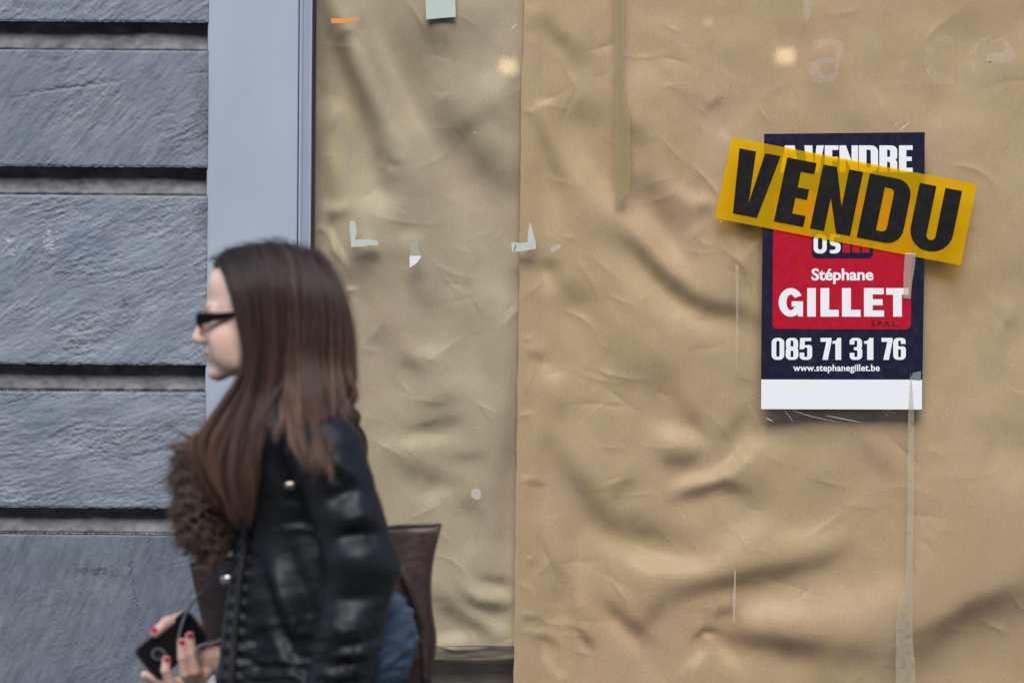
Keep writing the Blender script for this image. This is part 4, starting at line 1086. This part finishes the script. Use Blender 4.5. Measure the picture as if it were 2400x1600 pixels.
# --- jacket
def leather(name, col, rough, wr_amt=0.5, coat=0.2):
    m, nt, bs = new_mat(name)
    n = noise(nt, 45, 5, 0.6); f = noise(nt, 420, 3, 0.6); st = noise(nt, 30, 5, 0.65, stretch=((1, 1, 3.2),))
    c = ramp(nt, n.outputs[0], [(0.3, tuple(v * 0.75 for v in col)), (0.7, tuple(v * 1.3 for v in col))])
    nt.links.new(c.outputs[0], bs.inputs['Base Color'])
    rr = ramp(nt, n.outputs[0], [(0.3, (rough - .07,) * 3), (0.7, (rough + .12,) * 3)])
    nt.links.new(rr.outputs[0], bs.inputs['Roughness'])
    bs.inputs['Specular Tint'].default_value = (0.86, 0.93, 1.0, 1) if col[2] > col[0] else (1, 1, 1, 1)  # cool tint puts sky blue into the black leather's highlights
    bs.inputs['Specular IOR Level'].default_value = 0.38
    bs.inputs['Coat Weight'].default_value = coat; bs.inputs['Coat Roughness'].default_value = 0.25
    b1 = bump(nt, st.outputs[0], wr_amt, 0.006)
    nt.links.new(bump(nt, f.outputs[0], 0.25, 0.0008, b1), bs.inputs['Normal'])
    return m
M_leather = leather('black_leather', (0.006, 0.0066, 0.008), 0.5, 0.18, 0.0)
j = Field(490, 985, 925, 1700, -330, 330, 5.0)
j.add(j.ell((705, 1130, 0), (135, 185, 180)), 30)
j.add(j.ell((735, 1390, 0), (165, 270, 195)), 60)
j.add(j.ell((735, 1640, 0), (185, 210, 210)), 60)
j.add(j.cone((615, 1120, -60), (556, 1640, -110), 40, 45), 40)
j.add(j.cone((615, 1120, 60), (556, 1640, 110), 40, 45), 40)
j.add(j.cone((735, 1020, -60), (765, 1055, -170), 70, 82), 40); j.add(j.cone((735, 1020, 60), (765, 1055, 170), 70, 82), 40)
j.add(j.cone(q(768, 1060, -195), q(852, 1330, -225), 84, 80), 24)
j.add(j.cone(q(852, 1330, -225), q(815, 1500, -235), 80, 72), 22); j.add(j.cone(q(815, 1500, -235), q(760, 1690, -240), 72, 62), 22)
j.add(j.cone((768, 1060, 195), (775, 1330, 225), 80, 72), 24)
j.add(j.cone((775, 1330, 225), q(560, 1535, HD + 45), 70, 48), 22)
# stand-up collar
for i in range(9):
    a0, a1 = R(-100 + 200 * i / 9), R(-100 + 200 * (i + 1) / 9)
    def cpt(a): return (705 + 98 * math.cos(a), 985 - 18 * math.cos(a), 96 * math.sin(a))
    p0, p1 = cpt(a0), cpt(a1)
    j.add(j.cone((p0[0], p0[1] - 22, p0[2]), (p1[0], p1[1] - 22, p1[2]), 17, 17), 10)
    j.add(j.cone((p0[0], p0[1] + 12, p0[2]), (p1[0], p1[1] + 12, p1[2]), 22, 22), 12)
for sg_ in (-1, 1):
    j.add(j.cone((800, 962, 40 * sg_), (812, 985, 150 * sg_), 26, 24), 10); j.add(j.cone((812, 985, 150 * sg_), (720, 1080, 205 * sg_), 24, 20), 10)
j.sub(j.cone((690, 880, 0), (690, 985, 0), 78, 62), 10)
JP, JQ = j.surface(); JP = smooth(JP, JQ, 2, 0.5)
JN = normals(JP, JQ)
near = np.clip(-JN[:, 2], 0, 1)
fold = stroke_field(JP[:, 0].copy(), JP[:, 1].copy(), [
    (16, 12, [(648, 1290), (676, 1370), (710, 1450), (742, 1490)]), (-12, 14, [(690, 1270), (722, 1350), (748, 1430), (762, 1480)]), (-12, 12, [(616, 1300), (650, 1400), (690, 1490), (720, 1540)]),
    (10, 12, [(640, 1440), (690, 1530), (730, 1590)]), (-9, 16, [(600, 1130), (590, 1250), (575, 1400), (565, 1600)]), (8, 12, [(575, 1250), (555, 1400), (545, 1600)]),
    (-14, 15, [(780, 1160), (840, 1130), (862, 1120)]), (14, 18, [(812, 1210), (860, 1190), (905, 1195)]), (-16, 13, [(800, 1238), (850, 1228), (930, 1228)]), (10, 20, [(740, 1270), (800, 1290), (900, 1280)]),
    (-10, 16, [(770, 1370), (850, 1372), (930, 1360)]), (16, 26, [(775, 1420), (830, 1440), (880, 1420)]), (-8, 8, [(800, 1480), (880, 1465), (935, 1455)]), (8, 8, [(790, 1500), (860, 1492), (930, 1475)]), (-8, 8, [(780, 1522), (850, 1515), (925, 1500)]), (8, 8, [(770, 1545), (860, 1535), (915, 1525)]), (-8, 8, [(770, 1568), (850, 1560), (920, 1548)]), (8, 8, [(760, 1588), (850, 1582), (915, 1572)]),
    (-3, 6, [(660, 1215), (720, 1208), (770, 1222)]), (3, 6, [(650, 1230), (720, 1226), (780, 1238)]), (2.5, 7, [(650, 1180), (700, 1174), (750, 1184)]),
    (-9, 12, [(760, 1060), (790, 1090), (830, 1120)]), (9, 12, [(790, 1060), (830, 1090), (860, 1120)]),
    *[(4.5 if i % 2 else -4.5, 6.5, [(545 - i * 0.6, 1215 + i * 17), (572 - i * 0.6, 1213 + i * 17), (600 - i * .6, 1219 + i * 17)]) for i in range(22)], (5, 6, [(600, 1530), (680, 1526), (740, 1532)]), (-5, 6, [(600, 1545), (680, 1540), (745, 1548)]), (5, 6, [(600, 1562), (690, 1556), (750, 1564)]), (-5, 6, [(600, 1580), (690, 1574)])])
wn = fft_noise(512, 512, 44, 71, 2.4, 0.5); wn2 = fft_noise(512, 512, 20, 73, 2.0, 0.5)
jx, jy = JP[:, 0] + 0.7 * JP[:, 2], JP[:, 1] + 0.15 * JP[:, 0]
low = np.clip((JP[:, 1] - 1380) / 150, 0, 1)
disp = near * fold * 1.1 + (0.5 + 0.9 * low) * sample(wn, jx * 0.5, jy * 0.7) + (0.15 + 0.9 * low + 1.3 * low * np.clip((JP[:, 0] - 740) / 40, 0, 1)) * sample(wn2, jx, jy)
JP = smooth(JP + JN * disp[:, None], JQ, 1, 0.35)
jacket = mesh_np('jacket', LW(JP), JQ, M_leather, person)

def drape_d(x, y, default=-200):
    """nearest jacket surface towards the street at local (x, y)"""
    s = (np.abs(JP[:, 0] - x) < 9) & (np.abs(JP[:, 1] - y) < 9)
    return JP[s, 2].min() if s.any() else default
M_metal = plain('nickel', (0.55, 0.53, 0.5), 0.28, 0.1, metallic=1.0)
M_brass = plain('old_brass', (0.42, 0.36, 0.28), 0.35, 0.2, metallic=1.0)
def disc(name, x, y, r, th, mat, parent, flat=1.0):
    d = drape_d(x, y)
    V, F = tube([(x, y, d + 3), (x, y, d - th * .6), (x, y, d - th)], [r, r, r * .8], 16)
    V = [(x + (v[0] - x) * 1.25, y + (v[1] - y) * flat, v[2]) for v in V]
    return local_mesh(name, V, F, mat, parent)
disc('snap_button', 697, 1126, 11, 5, M_brass, jacket, 0.75)
disc('snap_button', 744, 922, 8, 3, M_metal, jacket, 0.4) if False else None
zx = [(610, 1120), (600, 1180), (588, 1250), (577, 1330), (570, 1400), (564, 1480), (560, 1560), (558, 1640)]
zl_ = [(x, y, drape_d(x, y) - 4) for x, y in zx]
zp = spline(zl_, 60)
V, F = tube(zp, 9, 8, 0.45); zipper = local_mesh('zip_tape', V, F, plain('zip_tape_black', (0.012, 0.012, 0.014), 0.7), jacket)
V0, F0 = [], []
for i in range(0, 59):
    p = zp[i]; t = zp[min(i + 1, 59)] - p
    V, F = tube([p + (-5, 0, -4), p + (5, 0, -4)], 2.4, 6); k = len(V0); V0 += V; F0 += [tuple(a + k for a in f) for f in F]
local_mesh('zip_teeth', V0, F0, plain('dark_zip_metal', (0.045, 0.045, 0.05), 0.35, 0.1, metallic=0.8), zipper)
bd = drape_d(552, 1345)
V, F = tube([(532, 1346, bd - 6), (560, 1344, bd - 6)], [9, 9], 10, 0.5); local_mesh('buckle', V, F, M_metal, jacket)

# --- jeans and shoes
M_denim = plain('denim', (0.05, 0.082, 0.125), 0.8, 0.45, 600, bumps=0.3)
t = Field(480, 1010, 1360, 2720, -250, 250, 7.0)
t.add(t.ell((850, 1500, -85), (125, 130, 112)), 30); t.add(t.ell((850, 1500, 85), (125, 130, 112)), 30); t.add(t.ell((770, 1480, 0), (135, 120, 165)), 30)
for (hip, knee, ank) in (((775, 1610, -88), (640, 2140, -80), (612, 2660, -70)), ((790, 1610, 88), (792, 2150, 80), (898, 2610, 70))):
    t.add(t.cone(hip, knee, 118, 74), 26); t.add(t.cone(knee, ank, 72, 52), 18)
TP, TQ = t.surface(); TP = smooth(TP, TQ, 2, 0.5); TN = normals(TP, TQ)
TP = TP + TN * (3.0 * sample(fft_noise(512, 512, 32, 81, 5.0, 0.45), TP[:, 0] + TP[:, 2], TP[:, 1] + 0.25 * TP[:, 0]))[:, None]
mesh_np('jeans', LW(TP), TQ, M_denim, person)
M_shoe = leather('shoe_leather', (0.03, 0.02, 0.016), 0.4, 0.2, 0.1)
for (ax, ay, az, tx, ty, tilt) in ((612, 2690, -70, 505, 2766, 0), (898, 2640, 70, 822, 2752, 1)):
    s_ = Field(440, 990, 2570, 2802, az - 60, az + 60, 4.0)
    s_.add(s_.cone((ax, ay - 60, az), (ax + 4, ay + 30, az), 46, 40), 12); s_.add(s_.cone((ax + 12, ay + 55 - 10 * tilt, az), (tx, ty, az), 40, 27), 18)
    s_.f = np.maximum(s_.f, s_.y - 2797)
    P, Q = s_.surface(); mesh_np('shoe', LW(smooth(P, Q, 2)), Q, M_shoe, person)

# --- scarf of brown fur hanging at the chest
M_fur = plain('brown_fur', (0.05, 0.034, 0.026), 0.9, 0.35, 70, bumps=0.6)
s = Field(370, 660, 990, 1330, -170, 170, 5.0)
for x, y, d, r in ((482, 1062, -40, 46), (446, 1112, -50, 40), (470, 1175, -58, 56), (472, 1235, -60, 54), (500, 1275, -56, 42), (535, 1070, -20, 56), (530, 1140, -20, 76), (535, 1220, -30, 62), (500, 1090, 50, 66), (510, 1180, 50, 70), (590, 1040, 0, 80), (425, 1068, -20, 18)):
    s.add(s.ell((x, y, d), (r, r * 1.02, r)), 14)
SP, SQ = s.surface(); SN = normals(SP, SQ)
SP = SP + SN * (5 * sample(fft_noise(512, 512, 30, 91, 1.0, 0.4), SP[:, 0] + 0.6 * SP[:, 2], SP[:, 1]))[:, None]
scarf = mesh_np('fur_scarf', LW(SP), SQ, M_fur, person)

def hair_curves(name, strands, radius, mat, parent, tint=None):
    """strands: array (n, k, 3) of local points"""
    n, k, _ = strands.shape
    hc = bpy.data.hair_curves.new(name)
    hc.add_curves([k] * n)
    hc.attributes['position'].data.foreach_set('vector', LW(strands).astype(np.float32).ravel())
    ra = hc.attributes.get('radius') or hc.attributes.new('radius', 'FLOAT', 'POINT')
    prof = np.linspace(1, 0, k) ** 0.5 * 0.9 + 0.1
    ra.data.foreach_set('value', (np.tile(prof, (n, 1)) * np.asarray(radius).reshape(-1, 1) * np.ones((n, 1))).astype(np.float32).ravel())
    if tint is not None:
        ta = hc.attributes.new('tint', 'FLOAT', 'CURVE'); ta.data.foreach_set('value', np.asarray(tint, np.float32))
    hc.materials.append(mat)
    o = bpy.data.objects.new(name, hc); COL.objects.link(o)
    o.parent = parent; o.matrix_parent_inverse = parent_world(parent).inverted()
    o['kind'] = 'stuff'
    return o
def strand_mat(name, stops, rough=0.4, spec=0.4):
    m, nt, bs = new_mat(name)
    hi = nt.nodes.new('ShaderNodeHairInfo')
    r = ramp(nt, hi.outputs['Random'], stops)
    nt.links.new(r.outputs[0], bs.inputs['Base Color']); bs.inputs['Roughness'].default_value = rough; bs.inputs['Specular IOR Level'].default_value = spec
    return m
rng = np.random.default_rng(4)
pick = rng.choice(len(SP), 9000)
k = 6
T_ = np.linspace(0, 1, k)[None, :, None]
cl = sample(fft_noise(512, 512, 26, 95, 1.0, 0.4), SP[pick, 0] + SP[pick, 2], SP[pick, 1])[:, None, None]
dirn = SN[pick][:, None, :] + 0.35 * rng.standard_normal((len(pick), 1, 3)) + np.array([-0.15, 0.5, 0])
curl = np.stack([np.sin(T_[..., 0] * 5 + cl[..., 0] * 4), np.cos(T_[..., 0] * 5 + cl[..., 0] * 4), 0 * T_[..., 0] + 0 * cl[..., 0]], -1)
FS = SP[pick][:, None, :] + dirn * T_ * 14 + curl * 3 * T_
hair_curves('fur', FS, 0.00026, strand_mat('fur_strands', [(0.0, (0.035, 0.024, 0.018)), (0.6, (0.095, 0.066, 0.05)), (1.0, (0.24, 0.18, 0.14))], 0.6, 0.2), scarf)

# --- hair: sheets of locks from the parting down both sides
GUIDE = [
 [(508, 624, -12), (528, 624, -48), (550, 668, -84), (570, 732, -99), (586, 800, -103), (578, 870, -95), (528, 945, -105), (482, 1015, -125), (498, 1095, -138), (545, 1168, -142)],
 [(522, 604, -12), (558, 614, -62), (585, 672, -98), (602, 740, -110), (608, 815, -110), (598, 895, -108), (562, 975, -128), (535, 1065, -150), (556, 1160, -156), (588, 1225, -152)],
 [(556, 588, -10), (600, 602, -64), (626, 670, -106), (637, 750, -117), (638, 830, -117), (626, 920, -122), (612, 1000, -150), (602, 1090, -178), (600, 1150, -184), (598, 1200, -184)],
 [(606, 579, -8), (646, 592, -62), (668, 668, -109), (675, 750, -120), (675, 838, -122), (662, 900, -128), (650, 935, -145), (642, 965, -160), (636, 985, -172), (630, 1010, -182)],
 [(655, 579, -6), (695, 600, -62), (714, 678, -109), (718, 760, -119), (715, 848, -124), (722, 930, -160), (742, 1000, -235), (756, 1050, -268), (764, 1080, -278), (770, 1110, -284)],
 [(698, 586, -6), (736, 615, -60), (754, 690, -101), (758, 770, -110), (754, 850, -114), (760, 925, -150), (772, 985, -215), (782, 1025, -255), (786, 1050, -268), (788, 1070, -276)],
 [(735, 602, -5), (770, 648, -48), (790, 716, -74), (796, 790, -82), (791, 858, -84), (794, 895, -96), (800, 918, -102), (802, 932, -106), (800, 944, -108), (796, 955, -110)],
 [(760, 625, 0), (792, 680, -8), (810, 748, -10), (817, 815, -10), (815, 868, -10), (818, 895, -12), (822, 908, -14), (818, 918, -16), (810, 926, -18), (800, 932, -20)],
]
G = np.array([spline(gd, 30) for gd in GUIDE])               # guides x steps x 3
def strand_at(sv):
    """interpolate guides at sv in [0, 1] (array) -> (n, 30, 3)"""
    n = len(G); t = np.asarray(sv) * (n - 1); i = np.clip(t.astype(int), 0, n - 2); f = (t - i)[:, None, None]
    Ge = np.concatenate([2 * G[:1] - G[1:2], G, 2 * G[-1:] - G[-2:-1]])
    a, b_, c, d = Ge[i], Ge[i + 1], Ge[i + 2], Ge[i + 3]
    return 0.5 * ((2 * b_) + (-a + c) * f + (2 * a - 5 * b_ + 4 * c - d) * f ** 2 + (-a + 3 * b_ - 3 * c + d) * f ** 3)
M_hair = plain('hair_under', (0.030, 0.020, 0.017), 0.45, 0.4, 60)
VV, FF = [], []
ns, nk = 150, 30
locks = fft_noise(8, ns * 4, 9, 31, 1.0, 0.6)[0][:ns]
tt = np.linspace(0, 1, nk)
for sgn in (1, -1):
    A = strand_at(np.linspace(0, 1, ns)).copy()
    A = np.stack([np.stack([np.interp(tt * (0.72 + 0.12 * math.sin(i * 0.7) * math.sin(i * 0.23)), tt, A[i, :, c_]) for c_ in range(3)], -1) for i in range(ns)])
    A[..., 2] *= sgn
    cen = np.array([650, 800, 0])
    ground = A - cen; ground[..., 1] *= 0.3
    nrm = ground / (np.linalg.norm(ground, axis=-1, keepdims=True) + 1e-9)
    A = A - nrm * 5 + nrm * (3.0 * locks[:, None] * np.clip(tt * 3, 0, 1)[None, :])[..., None]
    k0 = sum(len(v) for v in VV)
    VV.append(A.reshape(-1, 3)); f = grid_faces(nk, ns) + k0
    FF.append(f if sgn > 0 else f[:, ::-1])
hair = mesh_np('hair', LW(np.vstack(VV)), np.vstack(FF), M_hair, person)
def make_strands(n, sgn, out, seed):
    r = np.random.default_rng(seed)
    ncl = 130
    cc = np.sort(r.random(ncl)); ci = r.integers(0, ncl, n)
    s0 = np.clip(cc[ci] + r.normal(0, 0.012, n), 0, 1)
    s1 = np.clip(cc[ci] + r.normal(0, 0.004, n), 0, 1)
    A = strand_at(s0); B = strand_at(s1)
    w_ = np.clip(tt * 1.3, 0, 1)[None, :, None]
    P = A * (1 - w_) + B * w_
    P = P + (r.normal(0, 3.0, (n, 1, 3)) + r.normal(0, 9.0, (ncl, 1, 3))[ci]) * np.clip(tt * 2, 0.3, 1)[None, :, None]
    ph = r.random((n, 1)) * 6; am = (r.random((n, 1)) * 3 + 1) * np.clip(tt * 1.6 - 0.3, 0, 1)[None, :]
    P[..., 0] += am * np.sin(tt[None, :] * 9 + ph + ci[:, None]) + (10 * np.sin(tt[None, :] * 6 + 2.3 * ci[:, None]) + 5 * np.sin(tt[None, :] * 14 + 1.1 * ci[:, None])) * np.clip(tt * 1.6 - 0.35, 0, 1)[None, :]
    cen = np.array([650, 800, 0]); gq = P - cen; gq[..., 1] *= 0.3
    nn = gq / (np.linalg.norm(gq, axis=-1, keepdims=True) + 1e-9)
    P = P + nn * (r.random((n, 1, 1)) * out)
    cut = np.clip(r.uniform(0.86, 1.03, n) - 0.16 * r.random(ncl)[ci] ** 2, 0.5, 1.0)                              # uneven tips
    P = np.stack([np.stack([np.interp(tt * c_, tt, P[i, :, a]) for a in range(3)], -1) for i, c_ in enumerate(cut)])
    P[..., 2] *= sgn
    return P, np.clip(0.62 * np.random.default_rng(seed + 5).random(ncl)[ci] + 0.38 * r.random(n), 0, 1)
def hair_mat():
    m, nt, bs = new_mat('hair_strands')
    a = nt.nodes.new('ShaderNodeAttribute'); a.attribute_name = 'tint'
    hi = nt.nodes.new('ShaderNodeHairInfo')
    root = ramp(nt, a.outputs['Fac'], [(0.1, (0.022, 0.015, 0.0145)), (0.5, (0.046, 0.031, 0.029)), (0.9, (0.10, 0.068, 0.06))])
    tip = ramp(nt, a.outputs['Fac'], [(0.1, (0.03, 0.018, 0.015)), (0.45, (0.09, 0.052, 0.042)), (0.7, (0.16, 0.085, 0.058)), (0.95, (0.30, 0.17, 0.115))])
    f = ramp(nt, hi.outputs['Intercept'], [(0.25, (0, 0, 0)), (0.75, (1, 1, 1))])
    nt.links.new(mixc(nt, root.outputs[0], tip.outputs[0], f.outputs[0]), bs.inputs['Base Color'])
    bs.inputs['Roughness'].default_value = 0.38; bs.inputs['Specular IOR Level'].default_value = 0.4
    return m
M_str = hair_mat()
(S1, T1), (S2, T2) = make_strands(7500, 1, 7, 1), make_strands(2500, -1, 6, 2)
ST = np.concatenate([S1, S2])
hair_curves('hair_strands', ST, np.random.default_rng(8).uniform(0.0002, 0.00046, len(ST)), M_str, hair, np.concatenate([T1, T2]))
# loose wisps: at the nape, and one lock flying forward over the scarf
W = []
fly, flyt = make_strands(420, 1, 26, 77)
fly[..., 0] += np.random.default_rng(78).normal(0, 7, (420, 1)) * np.linspace(0.2, 1, fly.shape[1])[None, :]
r = np.random.default_rng(12)
for i in range(60):
    e = r.normal(0, 5, 3)
    W.append(spline([(800 + e[0], 800 + e[1], -20), (817 + e[0] * .6, 850, -22), (822 + e[0], 890 + e[1], -24), (828 + e[1] * .6, 930 + 3 * e[2], -26)], 14))
for i in range(40):
    e = r.normal(0, 2.2, 3)
    W.append(spline([(520, 1060 + e[0], -95), (480, 1032 + e[1], -112), (446, 1014 + e[2] * .6, -116), (402 + 2 * e[0], 989 + e[1] * .7, -112)], 14))
for i in range(90):
    e = r.normal(0, 5, 3)
    W.append(spline([(530, 1030 + e[0], -95), (480, 1036 + e[1], -115), (440, 1038 + e[2], -118), (408 + 2 * e[0], 1042 + e[1], -112)], 14))
hair_curves('flyaway_hair', fly, 0.00022, M_str, hair, flyt)
hair_curves('loose_hair', np.array(W), 0.0004, strand_mat('wisp', [(0, (0.06, 0.035, 0.025)), (1, (0.22, 0.12, 0.07))]), hair)

# fingernails
M_nail = plain('red_nail_varnish', (0.50, 0.02, 0.075), 0.25, 0.04)
def nail(x, y, d, rx_, ry_, rot=0, nd=(0, 0, -1)):
    """small curved plate on the fingertip, facing nd"""
    V, F = [], []
    c = np.array(q(x, y, HD + d)); nd = np.array(nd, float); nd /= np.linalg.norm(nd)
    up = np.array((math.sin(R(rot)), -math.cos(R(rot)), 0)); up -= nd * up.dot(nd); up /= np.linalg.norm(up); sd = np.cross(up, nd)
    m = 7
    for a in range(m):
        for b_ in range(m):
            u = -1 + 2 * a / (m - 1); v = -1 + 2 * b_ / (m - 1)
            wdt = rx_ * (1 - 0.18 * max(0, -v) ** 2 - 0.12 * max(0, v) ** 3)
            V.append(c + sd * u * wdt + up * v * ry_ + nd * (2.4 - 3.6 * u * u))
    n0 = len(V)
    V += [p - nd * 1.2 for p in V]
    i = np.arange(m * m).reshape(m, m)
    for a in range(m - 1):
        for b_ in range(m - 1):
            f = (i[a, b_], i[a + 1, b_], i[a + 1, b_ + 1], i[a, b_ + 1])
            F.append(f); F.append(tuple(x + n0 for x in f[::-1]))
    local_mesh('fingernail', V, F, M_nail, body)
nail(361, 1475, -17, 8, 6, 200, (-0.25, -0.25, -1)); nail(445, 1489, -29.5, 7.5, 6); nail(426, 1505, -33, 7.5, 6); nail(390, 1545, -30, 7, 6)

# --- the phone she holds, with a loop of wrist strap
M_ph = plain('phone_black', (0.008, 0.008, 0.01), 0.22, 0.1)
M_edge = plain('phone_edge', (0.10, 0.10, 0.11), 0.3, 0.1, metallic=0.6)
def quad_px(pts, d): return [q(x, y, HD + d) for x, y in pts]
def rounded(pts, r): return rp([(x, y, r) for x, y in pts], 5)
PH = [(311, 1526), (438, 1424), (494, 1494), (367, 1596)]
def slab(name, loop, d0, d1, mat, parent=None, bev=0.0008):
    n = len(loop); V = quad_px(loop, d0) + quad_px(loop, d1)
    F = [tuple(range(n - 1, -1, -1)), tuple(range(n, 2 * n))] + [(i, (i + 1) % n, n + (i + 1) % n, n + i) for i in range(n)]
    o = mesh(name, LW(np.array(V)), F, mat, parent)
    bm = bmesh.new(); bm.from_mesh(o.data); bmesh.ops.recalc_face_normals(bm, faces=bm.faces)
    bm.to_mesh(o.data); bm.free()
    return o
phone = slab('phone', rounded(PH, 14), 0, 12, M_edge)
tag(phone, 'black phone with grey rim held in the hand with red nails', 'phone')
cx_ = sum(p[0] for p in PH) / 4; cy_ = sum(p[1] for p in PH) / 4
slab('back_panel', rounded([(cx_ + (x - cx_) * .93, cy_ + (y - cy_) * .93) for x, y in PH], 12), -2, -0.4, M_ph, phone)
slab('camera_ring', ell(371, 1531, 17, 15, 0, 345, 23), -5, -2.4, plain('lens_ring', (0.11, 0.11, 0.13), 0.25, 0.1), phone)
slab('camera_lens', ell(371, 1531, 11, 9.5, 0, 345, 23), -6.5, -5.4, plain('lens_glass', (0.015, 0.015, 0.025), 0.08), phone)
M_strap = plain('grey_strap', (0.17, 0.175, 0.185), 0.6, 0.1)
def ribbon(name, pts, width, mat, parent):
    P = spline([q(x, y, HD + d) for x, y, d in pts], 40)
    V, F = tube(P, width, 8, 0.3)
    return local_mesh(name, V, F, mat, parent)
ribbon('wrist_strap', [(545, 1325, -40), (510, 1352, -30), (468, 1392, -22), (440, 1430, -16), (424, 1470, -10), (418, 1500, -6)], 3.4, M_strap, phone)
ribbon('wrist_strap', [(545, 1480, -40), (510, 1502, -36), (470, 1512, -34), (458, 1528, -33), (470, 1545, -30), (478, 1536, -28)], 3.2, M_strap, phone)

# --- brown leather tote on the far shoulder
M_bag = leather('brown_leather', (0.050, 0.030, 0.028), 0.42, 0.35, 0.15)
BD = 250
def bagpt(u, v, side):
    """u 0..1 front to back, v 0..1 top to bottom, side -1 near / +1 far"""
    tl, tr, br, bl = (444, 1322), (1036, 1228), (985, 1760), (560, 1790)
    x = (tl[0] * (1 - u) + tr[0] * u) * (1 - v) + (bl[0] * (1 - u) + br[0] * u) * v
    y = (tl[1] * (1 - u) + tr[1] * u) * (1 - v) + (bl[1] * (1 - u) + br[1] * u) * v
    sag = math.sin(math.pi * u)
    y += (1229 - (tl[1] * (1 - u) + tr[1] * u) if u > 0.8 else (tl[1] + (1229 - tl[1]) * u / 0.8) - (tl[1] * (1 - u) + tr[1] * u)) * (1 - v) + 6 * sag * (1 - v)
    x -= 22 * math.sin(math.pi * min(v / 0.5, 1)) * max(0, 2 * u - 1)
    x += 14 * math.sin(math.pi * v) * (1 if u > .5 else -0.4) * abs(2 * u - 1)
    bul = 12 + (62 * sag ** 0.7) * (0.25 + 0.75 * math.sin(math.pi * min(1, v * 0.62 + 0.12)))
    rip = 5 * math.sin(u * 23 + v * 6) * (1 - v) + 4 * math.sin(u * 9 - v * 11)
    return q(x, y, BD + side * bul + rip)
nu, nv = 48, 26
V, F = [], []
for side in (-1, 1):
    for jv in range(nv):
        for iu in range(nu): V.append(bagpt(iu / (nu - 1), jv / (nv - 1), side))
i0 = np.arange(nu * nv).reshape(nv, nu); i1 = i0 + nu * nv
for jv in range(nv - 1):
    for iu in range(nu - 1):
        F.append((i0[jv, iu], i0[jv, iu + 1], i0[jv + 1, iu + 1], i0[jv + 1, iu])); F.append((i1[jv, iu], i1[jv + 1, iu], i1[jv + 1, iu + 1], i1[jv, iu + 1]))
    for e in (0, nu - 1): F.append((i0[jv, e], i1[jv, e], i1[jv + 1, e], i0[jv + 1, e]))
for iu in range(nu - 1): F.append((i0[-1, iu], i0[-1, iu + 1], i1[-1, iu + 1], i1[-1, iu]))
bag = mesh('tote_bag', LW(np.array(V)), F, M_bag, None, True)
bm = bmesh.new(); bm.from_mesh(bag.data); bmesh.ops.recalc_face_normals(bm, faces=bm.faces)
bmesh.ops.solidify(bm, geom=list(bm.faces), thickness=0.0022); bm.to_mesh(bag.data); bm.free()
bag.data.polygons.foreach_set('use_smooth', [True] * len(bag.data.polygons))
tag(bag, 'dark brown leather tote bag hanging behind the person in the black jacket', 'bag')
rimp = [bagpt(u, 0, -1) for u in np.linspace(0.01, .99, 30)] + [bagpt(u, 0, 1) for u in np.linspace(.99, 0.01, 30)]
rimp.append(rimp[0])
V, F = tube(rimp, 4.0, 8); local_mesh('rim_piping', V, F, M_bag, bag)
V, F = tube([bagpt(.985, v, -1) for v in np.linspace(0, 1, 20)], 4.5, 8); local_mesh('side_seam', V, F, M_bag, bag)
for side in (-1, 1):
    hp = spline([bagpt(0.70, .30, side), bagpt(0.705, .08, side), q(850, 1150, 255), q(800, 985, 225 - 10 * side), q(745, 975, 215), q(690, 1020, 235), q(650, 1180, 262), bagpt(0.36, .08, side), bagpt(0.35, .30, side)], 60)
    V, F = tube(hp, 9, 8, 0.4); local_mesh('handle', V, F, M_bag, bag)
V, F = tube(spline([q(938, 1330, BD - 60), q(958, 1372, BD - 64), q(978, 1425, BD - 60), q(992, 1490, BD - 48), q(996, 1600, BD - 40)], 30), 9, 8, 0.4); local_mesh('loose_strap', V, F, M_bag, bag)
